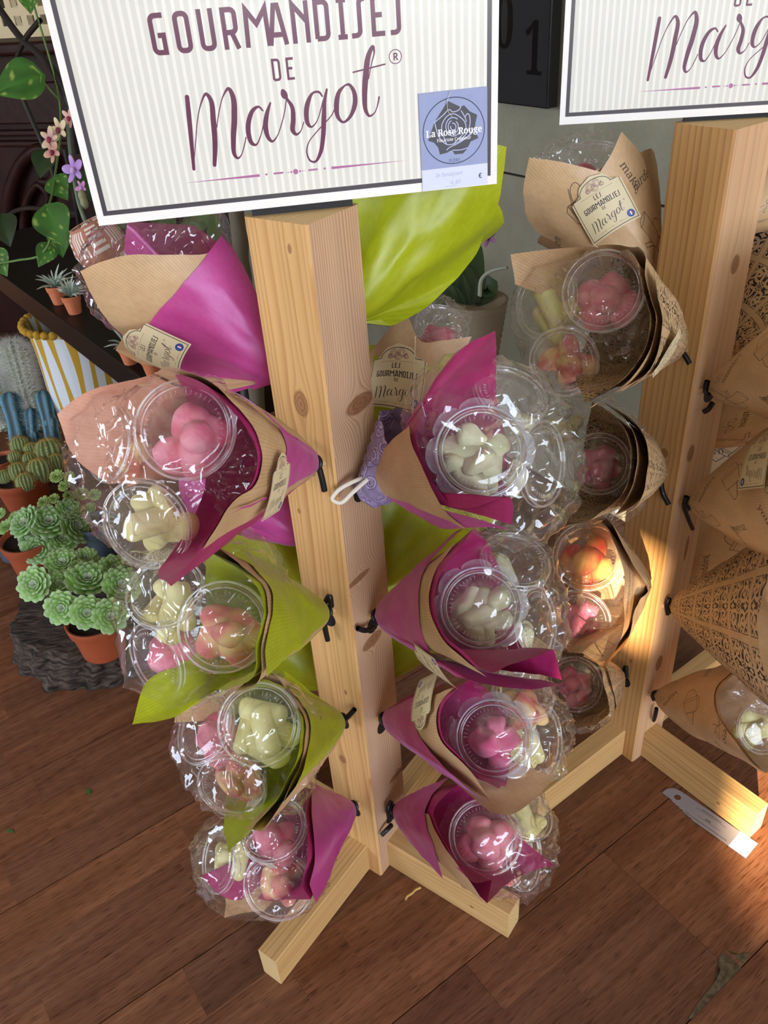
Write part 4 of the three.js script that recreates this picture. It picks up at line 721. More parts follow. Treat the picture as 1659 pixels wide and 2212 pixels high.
bouquet({ k: 0, face: '-U', at: [0.002, 0.62], sd: 14, al: 26, tilt: 30, len: 0.16, max: 0.25, label: 'brown and lime bouquet right of the near post, with upright shop sticker',
  sheets: [{ name: 'kraft_paper', mat: 'kraft', rim: [[800, 760], [840, 716], [874, 680], [910, 738], [960, 735], [1018, 727, 0, 1], [985, 790], [920, 850], [880, 900]] }, { name: 'outer_paper', mat: 'lime', off: 0.0015, rim: [[812, 772], [860, 780], [900, 800], [915, 850], [905, 920], [880, 980]] }, { name: 'inner_paper', mat: 'lime', off: -0.003, ring: [0.12, 0.05, 0.4] }],
  cups: [[955, 705, 58, 'straw', 0.3, 0.75, { s: 0.19 }]], ghost: [[925, 690, 45, 0.19]], stickers: [[858, 818, 0.1, 0.98]], thread: [[897, 727, 0.8], [895, 800, 0.79], [889, 960, 0.765]] });
bouquet({ k: 0, face: '-U', at: [0.0, 0.455], sd: 15, al: 29, tilt: 28, len: 0.15, label: 'upper plain lime bouquet filling the gap right of the near post', sheets: [{ name: 'outer_paper', mat: 'lime', ring: [0.15, 0.1, 0.4] }] });
bouquet({ k: 0, face: '-U', at: [0.0, 0.3], sd: 16, al: 27, tilt: 28, len: 0.14, label: 'lower plain lime bouquet filling the gap right of the near post', sheets: [{ name: 'outer_paper', mat: 'lime', ring: [0.14, 0.1, 0.9] }] });

// right stand, left face
bouquet({ k: 1, face: 'U', tip: [1468, 750], sd: 21, al: 26, cs: 0.15, label: 'brown bouquet of pink, yellow and peach candy tubs, topmost on right post\'s left face',
  sheets: [
    { name: 'outer_paper', mat: 'kraftTile', rim: [[1330, 850], [1398, 805], [1424, 745], [1432, 690], [1420, 640], [1409, 577]] },
    { name: 'kraft_paper', mat: 'kraft', rim: [[1272, 888, 0, 1], [1365, 820], [1412, 745], [1424, 689], [1413, 652], [1398, 600], [1397, 556], [1340, 525, 1], [1250, 528, 1], [1101, 548, 1, 1], [1112, 614, 1]] },
    { name: 'inner_paper', mat: 'kraftTile', loop: true, rim: [[1268, 880, 0, 1], [1360, 815], [1405, 745], [1416, 689], [1406, 652], [1392, 600], [1385, 562], [1330, 540, 1], [1290, 600, 1], [1270, 700, 1], [1240, 800, 1]] }],
  cups: [[1303, 629, 86, 'straw', -0.1, 0.15, { n: 5, slip: -2.2 }], [1178, 652, 78, 'banana', -0.95, 0.25, { n: 4 }], [1217, 782, 74, 'peach', -0.3, -0.28, { slip: 0.6, n: 5 }]], ghost: [[1330, 740, 50]],
  stickers: [[1438, 762, -1.05, 0.7]], tails: [[[1474, 760], [1482, 772], [1490, 786]]] });
bouquet({ k: 1, face: 'U', tip: [1425, 1022], sd: 22, al: 26, cs: 0.13, len: 0.12, label: 'black tile print bouquet of pink candy tubs, second down on right post\'s left face',
  sheets: [
    { name: 'outer_paper', mat: 'kraftTile', rim: [[1336, 1120], [1380, 1082], [1396, 1020], [1395, 970], [1369, 915], [1305, 868]] },
    { name: 'kraft_paper', mat: 'kraft', rim: [[1330, 1122], [1349, 1090], [1372, 1040], [1378, 980], [1356, 908], [1320, 872]] },
    { name: 'inner_paper', mat: 'kraftTile', loop: true, rim: [[1214, 1137, 0, 1], [1280, 1130], [1340, 1085], [1364, 1040], [1368, 980], [1345, 908], [1300, 868], [1270, 900, 1], [1250, 980, 1], [1225, 1080, 1]] }],
  cups: [[1294, 1002, 66, 'bubble', -0.02, 0.02, { n: 6 }], [1216, 900, 52, 'banana', -0.5, 0.8, { n: 4 }]], ghost: [[1300, 1090, 40], [1340, 960, 40]], tails: [[[1420, 1000], [1416, 985], [1408, 980]], [[1428, 1040], [1432, 1065], [1445, 1090]]] });
bouquet({ k: 1, face: 'U', tip: [1392, 1262], sd: 23, al: 27, cs: 0.14, len: 0.12, label: 'brown bouquet of orange and pink candy tubs beside the sun patch on the right post',
  sheets: [
    { name: 'outer_paper', mat: 'kraft', rim: [[1258, 1416], [1302, 1437, 0, 1], [1356, 1378], [1366, 1330], [1398, 1277, 0, 1], [1356, 1200], [1316, 1130], [1260, 1128, 1]] },
    { name: 'inner_paper', mat: 'kraftPen', loop: true, rim: [[1258, 1412], [1300, 1430], [1345, 1376], [1352, 1310], [1350, 1230], [1312, 1140], [1275, 1150, 1], [1250, 1230, 1], [1240, 1330, 1], [1225, 1400, 1]] }],
  cups: [[1268, 1203, 72, 'orange', -0.02, 0.1, { n: 5, slip: -1.6 }], [1250, 1342, 66, 'bubble', -0.12, -0.25, { n: 5 }]], ghost: [[1310, 1290, 40]] });
bouquet({ k: 1, face: 'U', tip: [1340, 1462], sd: 24, al: 26, cs: 0.125, len: 0.11, label: 'black tile print bouquet with deep pink candy tub, lowest on right post\'s left face',
  sheets: [
    { name: 'outer_paper', mat: 'kraftTile', rim: [[1290, 1562], [1330, 1530], [1318, 1480], [1308, 1440], [1290, 1418]] },
    { name: 'inner_paper', mat: 'kraftTile', loop: true, rim: [[1285, 1568], [1318, 1540], [1305, 1480], [1296, 1440], [1270, 1415], [1200, 1420, 1], [1170, 1500, 1], [1200, 1570, 1]] }],
  cups: [[1241, 1478, 58, 'bubble', -0.08, -0.05, { n: 6 }]], ghost: [[1260, 1530, 40]], tails: [[[1346, 1450], [1352, 1440], [1354, 1462]]] });
bouquet({ k: 1, face: '-V', at: [0.006, 0.735], sd: 25, al: 29, tilt: 40, len: 0.16, max: 0.24, label: 'brown sketch-print bouquet seen from behind, between the right sign and right post',
  sheets: [
    { name: 'outer_paper', mat: 'kraftPen', rim: [[1430, 575], [1425, 520], [1413, 440], [1402, 376], [1382, 330], [1343, 284, 0, 1], [1322, 330], [1296, 372, 0, 1], [1220, 352], [1143, 340, 0, 1], [1131, 430], [1148, 491], [1226, 536], [1330, 560]] },
    { name: 'inner_paper', mat: 'kraft', off: -0.003, ring: [0.13, 0.06, 0.4] }],
  cups: [[1276, 342, 66, 'straw', 0.0, 1.1, { s: 0.185, n: 3 }]], ghost: [[1210, 380, 60, 0.18]], stickers: [[1303, 443, -0.5, 0.95]] });

// right stand, right face and far face: cones running out of the picture
bouquet({ k: 1, face: 'V', tip: [1532, 842], sd: 31, al: 24, tilt: 30, label: 'brown sketch-print bouquet leaving the frame at right, topmost of four on the right post',
  sheets: [{ name: 'outer_paper', mat: 'kraftPen', ring: [0.2, 0.1, 0.7] }, { name: 'inner_paper', mat: 'kraft', off: -0.002, ring: [0.15, 0.1, 0.5] }], cups: [[1830, 770, 64, 'straw', 0.6, 0.3, { s: 0.2 }], [1860, 860, 64, 'banana', 0.8, -0.2, { s: 0.2 }]], tails: [[[1528, 822], [1524, 838], [1530, 856]], [[1540, 870], [1530, 884], [1520, 890, 0.006]]] });
bouquet({ k: 1, face: 'V', tip: [1490, 1086], sd: 32, al: 28, tilt: 30, label: 'brown sketch-print bouquet leaving the frame at right, second of four on the right post',
  sheets: [{ name: 'outer_paper', mat: 'kraftPen', ring: [0.21, 0.1, 0.2] }, { name: 'inner_paper', mat: 'kraft', off: -0.002, ring: [0.15, 0.1, 0.4] }], cups: [[1770, 1010, 70, 'peach', 0.6, 0.3, { s: 0.2 }], [1800, 1120, 70, 'bubble', 0.8, -0.2, { s: 0.2 }]], stickers: [[1638, 992, 1.2, 0.9]], tails: [[[1482, 1072], [1478, 1092], [1486, 1118], [1496, 1142]]] });
bouquet({ k: 1, face: 'V', tip: [1448, 1312], sd: 33, al: 30, tilt: 29, label: 'black tile print bouquet leaving the frame at right, third of four on the right post',
  sheets: [{ name: 'outer_paper', mat: 'kraftTile', ring: [0.23, 0.08, 0.6] }, { name: 'inner_paper', mat: 'kraft', off: -0.002, ring: [0.16, 0.1, 0.4] }], cups: [[1780, 1260, 66, 'bubble', 0.6, 0.3, { s: 0.21 }], [1790, 1370, 66, 'banana', 0.8, -0.2, { s: 0.21 }]], tails: [[[1446, 1292], [1440, 1306], [1442, 1326]]] });
bouquet({ k: 1, face: 'V', tip: [1414, 1504], sd: 34, al: 27, tilt: 25, cs: 0.175, label: 'brown sketch-print bouquet with yellow candy tub, over the right foot of the right post',
  sheets: [
    { name: 'outer_paper', mat: 'kraftPen', rim: [[1652, 1672, 0, 1], [1610, 1630], [1562, 1565], [1543, 1525], [1548, 1485], [1600, 1438], [1650, 1400]] },
    { name: 'inner_paper', mat: 'kraft', loop: true, rim: [[1652, 1672, 0, 1], [1615, 1632], [1568, 1568], [1549, 1529], [1552, 1490], [1602, 1443], [1680, 1400, 1], [1760, 1500, 1], [1740, 1620, 1]] }],
  cups: [[1646, 1574, 54, 'banana', 0.5, -0.15, { n: 5 }], [1700, 1480, 54, 'straw', 0.6, 0.4]], tails: [[[1418, 1530], [1416, 1542], [1412, 1556, 0.006]]] });
bouquet({ k: 1, face: '-U', at: [0.01, 0.27], sd: 35, al: 32, tilt: 24, label: 'brown watering-can print bouquet behind the right post, above the tile print one', sheets: [{ name: 'outer_paper', mat: 'kraftPen', ring: [0.2, 0.08, 0.6] }] });
bouquet({ k: 1, face: '-U', at: [0, 0.53], sd: 36, al: 36, tilt: 24, label: 'pale brown bouquet behind the right post at the right edge', sheets: [{ name: 'outer_paper', mat: 'kraftPen', ring: [0.2, 0.08, 0.2] }] });
bouquet({ k: 1, face: '-U', at: [0, 0.66], sd: 37, al: 36, tilt: 26, label: 'large tile print bouquet behind the right post at the right edge', sheets: [{ name: 'outer_paper', mat: 'kraftTile', ring: [0.2, 0.08, 0.5] }] });
bouquet({ k: 1, face: '-U', at: [0, 0.8], sd: 38, al: 30, tilt: 32, label: 'brown sketch-print bouquet behind the right post, just below the right sign', sheets: [{ name: 'outer_paper', mat: 'kraftPen', ring: [0.17, 0.08, 0.5] }], ghost: [[1690, 520, 80, 0.16]] });
// ---------------------------------------------------------------- left: buffet, iron shelf and the potted plants
const mahog = dataTex(512, 512, (x, y, o) => { const g = N3(x * 0.05 + 2 * N3(x * 0.01, y * 0.004, 3), y * 0.006, 1), n = 12 * g + 6 * N3(x * 0.5, y * 0.04, 5); o[0] = 40 + n; o[1] = 16 + n * 0.6; o[2] = 11 + n * 0.4; });
M.mahogany = phys({ map: mahog, roughness: 0.5, specularIntensity: 0.35 });
M.iron = std({ color: 0x2b2826, roughness: 0.55, metalness: 0.3 });
M.shelf = phys({ color: 0x0f0b09, roughness: 0.45, specularIntensity: 0.5 });
const clayTex = dataTex(256, 256, (x, y, o) => { const n = 12 * N3(x * 0.03, y * 0.03, 1) + 8 * N3(x * 0.4, y * 0.4, 2) + 10 * Math.max(0, N3(x * 0.015, y * 0.02, 7)); o[0] = 196 + n; o[1] = 112 + n; o[2] = 74 + n; });
M.clay = std({ map: clayTex, roughness: 0.85 });
M.clayPlastic = std({ color: 0xa5502f, roughness: 0.5 });
M.soil = std({ color: 0x241a13, roughness: 1 });
M.bluePot = std({ color: 0x4d5a66, roughness: 0.5 });
M.vc = std({ vertexColors: true, roughness: 0.6 });
M.vcLeaf = phys({ vertexColors: true, roughness: 0.35, side: THREE.DoubleSide });
const barkTex = dataTex(512, 256, (x, y, o) => { const r = Math.abs(N3(x * 0.05, y * 0.02, 3)), n = 40 * N3(x * 0.12, y * 0.05, 1) + 26 * N3(x * 0.5, y * 0.3, 2) - 60 * Math.max(0, 0.12 - r) * 6; o[0] = 66 + n; o[1] = 54 + n * 0.95; o[2] = 44 + n * 0.9; });
M.bark = std({ map: barkTex, roughness: 1, bumpMap: barkTex, bumpScale: 0.006 });
{
  // carved buffet
  const p0 = at(40, 90, 2.3), d = V3(Math.cos(0.35), 0, Math.sin(0.35)), n = V3(-Math.sin(0.35), 0, Math.cos(0.35)), h = p0.y, t = thing('buffet', 'carved dark red mahogany buffet in the shadow behind the iron plant shelf', 'buffet', p0.clone().setY(0), Math.atan2(n.x, n.z));
  const body = bevelBox(1.2, h - 0.06, 0.4, 0.006); body.translate(-0.42, (h - 0.06) / 2 + 0.03, -0.24); part('carcass', body, M.mahogany, t);
  const top = bevelBox(1.26, 0.035, 0.46, 0.012); top.translate(-0.42, h - 0.017, -0.22); part('top_board', top, M.mahogany, t);
  for (const y of [h - 0.24, h - 0.27]) { const m = bevelBox(1.2, 0.018, 0.03, 0.007); m.translate(-0.42, y, -0.035); part('moulding', m, M.mahogany, t); }
  const W3 = (px, py) => onPlane(px, py, p0.clone().addScaledVector(n, -0.02), n);
  part('carved_scroll', tube([W3(30, 560), W3(18, 480), W3(24, 410), W3(52, 345), W3(92, 322), W3(118, 352), W3(108, 392), W3(88, 392)], 0.028, 60, 10, false, (k) => 1 - 0.55 * k), M.mahogany, t, true);
  part('carved_scroll', tube([W3(60, 560), W3(52, 490), W3(60, 430), W3(84, 400), W3(104, 425), W3(94, 450)], 0.018, 50, 10, false, (k) => 1 - 0.5 * k), M.mahogany, t, true);
  for (const [x, y] of [[-0.08, h - 0.16], [-0.62, h - 0.16]]) { const q = bevelBox(0.44, 0.11, 0.02, 0.006); q.translate(x, y, -0.03); part('drawer_front', q, M.mahogany, t); }
  // beige fretted box on it
  const box = thing('fretted_box', 'beige wooden box with square cut-outs standing on the dark buffet at top left', 'box', p0.clone().addScaledVector(n, -0.12), Math.atan2(n.x, n.z));
  const mat = std({ color: 0xcdbb95, roughness: 0.8 });
  const panel = (w, hh) => { const s = new THREE.Shape([[0, 0], [w, 0], [w, hh], [0, hh]].map((q) => new THREE.Vector2(...q))); for (let i = 0; i < 5; i++) for (let j = 0; j < 5; j++) { const x = 0.024 + i * 0.045, y = 0.03 + j * 0.045; if (x + 0.026 > w || y + 0.026 > hh) continue; const o = new THREE.Path(); o.moveTo(x, y); o.lineTo(x, y + 0.024); o.lineTo(x + 0.024, y + 0.024); o.lineTo(x + 0.024, y); o.closePath(); s.holes.push(o); } return new THREE.ExtrudeGeometry(s, { depth: 0.005, bevelEnabled: false }); };
  const f = panel(0.25, 0.25); f.translate(-0.2, 0.002, 0); part('front_panel', f, mat, box); const bk = panel(0.25, 0.25); bk.translate(-0.2, 0.002, -0.14); part('rear_panel', bk, mat, box);
  const sd = panel(0.145, 0.25); sd.rotateY(Math.PI / 2); sd.translate(0.045, 0.002, 0.005); part('end_panel', sd, mat, box);
}
const SHELF_Y = 0.545, sL = onY(0, 592, SHELF_Y), sR = onY(312, 822, SHELF_Y);
const sDir = sR.clone().sub(sL).normalize(), sIn = UP.clone().cross(sDir).normalize(); if (sIn.dot(FWD) < 0) sIn.negate();
{
  const t = thing('plant_shelf', 'black wooden plant shelf with wrought iron scrolls, holding small terracotta pots', 'shelf', sL.clone().setY(0));
  const L0 = sL.clone().addScaledVector(sDir, -0.35), len = sL.distanceTo(sR) + 0.5, mid = L0.clone().addScaledVector(sDir, len / 2).addScaledVector(sIn, 0.15);
  const q = facing(sIn.clone().negate()), board = bevelBox(len, 0.052, 0.3, 0.003); place(board, mid.clone().setY(SHELF_Y - 0.026), q); part('shelf_board', board, M.shelf, t, true);
  for (const [k, u] of [[-0.15, 0.02], [len - 0.05, 0.02], [0.02, 0.27], [len - 0.05, 0.27]]) { const g = bevelBox(0.03, SHELF_Y - 0.05, 0.03, 0.003); place(g, L0.clone().addScaledVector(sDir, k).addScaledVector(sIn, u).setY((SHELF_Y - 0.05) / 2), q); part('leg', g, M.shelf, t, true); }
  const back = sL.clone().addScaledVector(sIn, 0.27), W3 = (px, py) => onPlane(px, py, back, sIn);
  for (const [pts, r] of [[[[-20, -10], [10, 35], [45, 82], [85, 118], [120, 160], [150, 230], [165, 330]], 0.008], [[[86, 44], [50, 92], [36, 140], [44, 196], [66, 252], [90, 306], [112, 366], [126, 420]], 0.006], [[[-20, 520], [0, 488], [22, 462], [56, 450], [105, 453], [168, 462]], 0.0065], [[[140, 320], [158, 400], [168, 462], [174, 520], [182, 590]], 0.0065]])
    part('iron_scroll', tube(pts.map((p) => W3(...p)), r, 60, 10), M.iron, t, true);
}
function pot(t, base, r, h, mat, rimH = 0.25, taper = 0.72) { // flower pot with a rim, base centre in world space
  const q = (x, y) => new THREE.Vector2(x * r, y * h), g = new THREE.LatheGeometry([q(0.001, 0), q(taper, 0), q(taper + 0.02, 0.02), q(0.92, 1 - rimH), q(0.93, 1 - rimH), q(1, 1 - rimH + 0.01), q(1.04, 0.99), q(1.02, 1), q(0.94, 1), q(0.92, 0.86), q(0.001, 0.85)], 32);
  g.translate(base.x, base.y, base.z); part('pot', g, mat, t, true);
  const s = new THREE.CircleGeometry(r * 0.92, 24); s.rotateX(-Math.PI / 2); s.translate(base.x, base.y + h * 0.88, base.z); part('soil', s, M.soil, t, true);
}
function blade(pts, w, c0, c1, seg = 10) { // a pointed strip bent along pts, vertex colours from foot to tip
  const c = new THREE.CatmullRomCurve3(pts), pos = [], col = [], idx = []; const a = lin(c0), b = lin(c1), k = new THREE.Color();
  for (let i = 0; i <= seg; i++) { const t = i / seg, p = c.getPoint(t), d = c.getTangent(t), s = d.clone().cross(FWD).normalize(), ww = w * Math.pow(Math.sin(Math.PI * clamp(t * 0.86 + 0.14, 0, 1)), 0.7), n = s.clone().cross(d); for (const [u, v] of [[-1, 0.25], [0, 0], [1, 0.25]]) { const q = p.clone().addScaledVector(s, u * ww).addScaledVector(n, -v * ww); pos.push(q.x, q.y, q.z); k.copy(a).lerp(b, t); col.push(k.r, k.g, k.b); } }
  for (let i = 0; i < seg; i++) for (let j = 0; j < 2; j++) { const q = i * 3 + j; idx.push(q, q + 1, q + 4, q, q + 4, q + 3); }
  const g = new THREE.BufferGeometry(); g.setAttribute('position', new THREE.Float32BufferAttribute(pos, 3)); g.setAttribute('color', new THREE.Float32BufferAttribute(col, 3)); g.setIndex(idx); g.computeVertexNormals(); return g.toNonIndexed();
}
// small air plants in clay pots on the shelf: [foot px, pot half width px, label]
[[[130, 655], 20, 'small clay pot of grey air plant on the black shelf, left of a pair', 1], [[163, 676], 20, 'small clay pot of grey air plant on the black shelf, touching the brown paper', 1], [[283, 784], 21, 'small clay pot on the black shelf, mostly hidden by the top left bouquet', 0.35], [[335, 812], 24, 'clay pot at the right end of the black shelf, under the fuchsia paper', 0.2]].forEach(([f, w, label, full], i) => {
  const base = onY(f[0], f[1], SHELF_Y), dep = depthOf(base), r = sizeAt(w, dep), t = thing('air_plant', label, 'potted plant', base); pot(t, base, r, r * 2.0, M.clay, 0.3, 0.68); seed(40 + i);
  const n = Math.round(34 * full); for (let k = 0; k < n; k++) { const a = rr(0, 6.28), e = rr(0.15, 1.2), L = r * rr(1.3, 2.6), o = base.clone().addScaledVector(UP, r * 1.75), d = V3(Math.cos(a) * Math.cos(e), Math.sin(e), Math.sin(a) * Math.cos(e)); part('leaf', blade([o, o.clone().addScaledVector(d, L * 0.5).addScaledVector(UP, L * 0.12), o.clone().addScaledVector(d, L)], r * 0.1, '#6f8270', '#b4c0ae', 7), M.vcLeaf, t, true); }
});
// heart leaves of the climbing plant
function heartLeaf(px, py, len, rot, dep, tip, dark = 0) {
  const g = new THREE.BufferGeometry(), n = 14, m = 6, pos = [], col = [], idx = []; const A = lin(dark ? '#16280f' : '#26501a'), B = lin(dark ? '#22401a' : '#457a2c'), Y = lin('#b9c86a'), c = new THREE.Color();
  for (let i = 0; i <= n; i++) { const v = i / n, w = 0.5 * Math.pow(Math.sin(Math.PI * Math.pow(v, 0.62)), 0.9) * (1 - 0.25 * v); for (let j = -m; j <= m; j++) { const u = j / m; pos.push(u * w, -v + 0.12 * Math.exp(-v * 9) * u * u, 0.14 * Math.abs(u) * w - 0.22 * v * v + 0.05); c.copy(A).lerp(B, 0.4 + 0.6 * N3(u * 2 + px, v * 3, rot)); if (!dark && N3(u * 5 + px, v * 8, 3) > 0.4) c.lerp(Y, 0.6); if (j === 0) c.lerp(B, 0.6); col.push(c.r, c.g, c.b); } }
  const k = 2 * m + 1; for (let i = 0; i < n; i++) for (let j = 0; j < k - 1; j++) { const a = i * k + j; idx.push(a, a + k, a + k + 1, a, a + k + 1, a + 1); }
  g.setAttribute('position', new THREE.Float32BufferAttribute(pos, 3)); g.setAttribute('color', new THREE.Float32BufferAttribute(col, 3)); g.setIndex(idx); g.computeVertexNormals();
  const s = sizeAt(len, dep); g.scale(s, s, s); g.rotateX(-(tip ?? 0.3)); g.rotateZ(rot); const q = new THREE.Quaternion().setFromRotationMatrix(new THREE.Matrix4().makeBasis(CAMR, CAMU, FWD.clone().negate())); return place(g, at(px, py, dep), q);
}
{
  const t = thing('climbing_plant', 'trailing green plant with variegated heart-shaped leaves among the iron scrolls', 'plant', at(110, 470, 1.7));
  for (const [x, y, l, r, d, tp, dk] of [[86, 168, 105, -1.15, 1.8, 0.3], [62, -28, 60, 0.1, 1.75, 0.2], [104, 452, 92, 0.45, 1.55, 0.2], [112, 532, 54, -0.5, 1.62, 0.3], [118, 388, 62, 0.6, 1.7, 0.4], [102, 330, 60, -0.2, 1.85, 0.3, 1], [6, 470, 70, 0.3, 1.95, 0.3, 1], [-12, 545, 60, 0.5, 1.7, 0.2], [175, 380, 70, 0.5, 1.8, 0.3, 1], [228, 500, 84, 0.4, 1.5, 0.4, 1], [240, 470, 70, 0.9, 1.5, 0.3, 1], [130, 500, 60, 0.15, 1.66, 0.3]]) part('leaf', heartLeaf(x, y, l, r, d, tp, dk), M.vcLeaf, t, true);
  const s = (l) => part('stem', paint(tube(l.map((p) => at(...p)), 0.0024, 24, 6), lin('#5a7a38')), M.vc, t, true);
  s([[86, 168, 1.8], [110, 196, 1.8], [128, 215, 1.82]]); s([[-20, 572, 1.7], [40, 562, 1.65], [85, 552, 1.62], [108, 520, 1.6], [104, 452, 1.56]]); s([[104, 452, 1.56], [118, 388, 1.7], [128, 215, 1.82], [62, -28, 1.75]]);
}
// orchid behind the sign's left edge
function orchidFlower(px, py, s, rot, dep, c0, c1, lip) {
  const L = []; for (let i = 0; i < 5; i++) { const a = i * 2 * Math.PI / 5 + rot, w = i === 1 || i === 4 ? 0.34 : 0.24, g = new THREE.SphereGeometry(1, 10, 8); g.scale(w, 0.5, 0.06); g.translate(0, 0.5, 0); const p = g.attributes.position, col = new Float32Array(p.count * 3), A = lin(c0), B = lin(c1), c = new THREE.Color(); for (let k = 0; k < p.count; k++) { p.setZ(k, p.getZ(k) + 0.16 * p.getY(k) ** 2); c.copy(B).lerp(A, clamp(p.getY(k) * 1.1 + 0.2 * N3(p.getX(k) * 9, p.getY(k) * 9, i), 0, 1)); col.set([c.r, c.g, c.b], k * 3); } g.setAttribute('color', new THREE.BufferAttribute(col, 3)); g.computeVertexNormals(); g.rotateZ(a); L.push(g); }
  const lp = new THREE.SphereGeometry(0.2, 10, 8); lp.scale(1, 1.3, 0.8); lp.translate(0, -0.1, 0.16); paint(lp, lin(lip)); L.push(lp);
  const k = sizeAt(s, dep); return L.map((g) => { g.scale(k, k, k); return place(g, at(px, py, dep), new THREE.Quaternion().setFromRotationMatrix(new THREE.Matrix4().makeBasis(CAMR, CAMU, FWD.clone().negate())).multiply(new THREE.Quaternion().setFromEuler(new THREE.Euler(0.2, -0.4, 0)))); });
}
{
  const t = thing('orchid', 'flowering orchid with cream, rose and lilac blooms beside the left edge of the near sign', 'plant', at(190, 520, 1.25));
  for (const [x, y, s, r, c0, c1, lip] of [[128, 280, 26, 0.3, '#d9cfa6', '#c7a58a', '#7d2b45'], [108, 300, 26, 1.0, '#c9b98e', '#b8788a', '#8d2f4c'], [114, 328, 24, 0.6, '#c99a86', '#9a5a52', '#7a2135'], [160, 366, 30, 0.2, '#b58fd0', '#9a6bb8', '#c9a7d8'], [150, 255, 22, 0.8, '#e0b9a8', '#d0958a', '#8d2f4c'], [176, 405, 16, 0.5, '#c27db0', '#a05a96', '#c9a7d8']]) orchidFlower(x, y, s, r, 1.25, c0, c1, lip).forEach((g, i) => part(i === 5 ? 'flower_lip' : 'petal', g, M.vc, t, true));
  part('stem', paint(tube([[145, 250, 1.26], [152, 330, 1.27], [164, 410, 1.26], [172, 445, 1.25], [190, 490, 1.24], [222, 545, 1.22]].map((p) => at(...p)), 0.003, 40, 8), lin('#6f7f6c')), M.vc, t, true);
  for (const [x, y] of [[178, 424], [182, 438]]) { const b = new THREE.SphereGeometry(0.008, 10, 8); b.scale(0.8, 1.2, 0.8); const p = at(x, y, 1.25); b.translate(p.x, p.y, p.z); part('bud', paint(b, lin('#8a8a66')), M.vc, t, true); }
  for (const l of [[[400, 520, 1.2], [430, 470, 1.2], [470, 400, 1.2]], [[480, 560, 1.15], [476, 500, 1.15], [470, 420, 1.18]], [[370, 520, 1.2], [350, 470, 1.25], [300, 430, 1.3]]]) part('leaf', blade(l.map((p) => at(...p)), 0.018, '#2a4a20', '#4c7a34'), M.vcLeaf, t, true);
}
{ // hanging clay vase with white lines
  const tex = canvasTex(512, 256, (g, w, h) => { g.fillStyle = '#b87a62'; g.fillRect(0, 0, w, h); g.strokeStyle = '#ece4da'; g.lineWidth = 6; for (let i = 0; i < 8; i++) for (let j = 0; j < 4; j++) { g.save(); g.translate(i * 64 + 32, j * 64 + 32); g.rotate((i + j) % 2 ? Math.PI / 2 : 0); for (let k = -2; k <= 2; k++) { g.beginPath(); g.moveTo(-24, k * 11); g.lineTo(24, k * 11); g.stroke(); } g.restore(); } });
  const p = at(214, 528, 1.22), t = thing('hanging_vase', 'hanging pink clay vase with white hatched lines and a pale cord, under the sign corner', 'vase', p);
  const g = new THREE.LatheGeometry([[0.001, -0.045], [0.02, -0.043], [0.036, -0.025], [0.04, 0.0], [0.035, 0.022], [0.026, 0.034], [0.022, 0.033], [0.03, 0.02], [0.034, 0.0], [0.02, -0.036], [0.001, -0.038]].map((q) => new THREE.Vector2(...q)), 32); g.rotateZ(0.35); g.translate(p.x, p.y, p.z); part('vase_body', g, std({ map: tex, roughness: 0.8 }), t, true);
  part('cord', tube([at(196, 500, 1.19), at(186, 484, 1.19), at(176, 494, 1.19), at(172, 504, 1.19), at(182, 500, 1.19), at(192, 488, 1.2)], 0.0018, 30, 6), M.whiteCord, t, true);
  part('cord', tube([at(174, 504, 1.19), at(177, 530, 1.19), at(186, 552, 1.19)], 0.0016, 20, 6), M.whiteCord, t, true);
}
{ // striped basket under the shelf
  const tex = canvasTex(1024, 512, (g, w, h) => { g.fillStyle = '#d8dde2'; g.fillRect(0, 0, w, h); g.fillStyle = '#c2982f'; for (let i = 0; i < 18; i++) { g.beginPath(); const x = (i + 0.2) * w / 18, q = w / 36; for (let s = 0; s <= 20; s++) { const y = s / 20 * h; g.lineTo(x + 10 * Math.sin(y * 0.011 + i * 0.7), y); } for (let s = 20; s >= 0; s--) { const y = s / 20 * h; g.lineTo(x + q + 8 * Math.sin(y * 0.012 + i * 0.9 + 1), y); } g.fill(); } const im = g.getImageData(0, 0, w, h); for (let i = 0; i < w * h; i++) { const n = ((i * 7919) % 17) - 8; for (let c = 0; c < 3; c++) im.data[i * 4 + c] = clamp(im.data[i * 4 + c] + n, 0, 255); } g.putImageData(im, 0, 0); });
  const base = onY(235, 968, 0), t = thing('striped_basket', 'soft round basket with wavy mustard and white stripes, standing under the black shelf', 'basket', base), h = 0.375;
  const prof = []; for (let i = 0; i <= 20; i++) { const v = i / 20; prof.push(new THREE.Vector2(0.088 + 0.03 * v + 0.006 * Math.sin(v * 5), v * h)); } for (let i = 20; i >= 0; i--) { const v = i / 20; prof.push(new THREE.Vector2(0.082 + 0.03 * v + 0.006 * Math.sin(v * 5), Math.max(0.01, v * h - 0.001))); } prof.unshift(new THREE.Vector2(0.001, 0)); prof.push(new THREE.Vector2(0.001, 0.01));
  const g = new THREE.LatheGeometry(prof, 48), uv = g.attributes.uv, p = g.attributes.position; for (let i = 0; i < p.count; i++) { const a = Math.atan2(p.getZ(i), p.getX(i)); uv.setY(i, p.getY(i) / h); p.setX(i, p.getX(i) * (1 + 0.03 * Math.sin(a * 3 + p.getY(i) * 9))); } g.computeVertexNormals(); g.translate(base.x, base.y, base.z); part('basket_body', g, std({ map: tex, roughness: 0.95, side: THREE.DoubleSide }), t, true);
  const L = []; for (let i = 0; i < 34; i++) { const a = i / 34 * 6.283, b = new THREE.SphereGeometry(0.0105, 8, 6); b.translate(base.x + Math.cos(a) * 0.117, base.y + h, base.z + Math.sin(a) * 0.117); L.push(b); } part('braided_rim', L, std({ color: 0xb88c2a, roughness: 0.9 }), t, true).userData.kind = 'stuff';
}
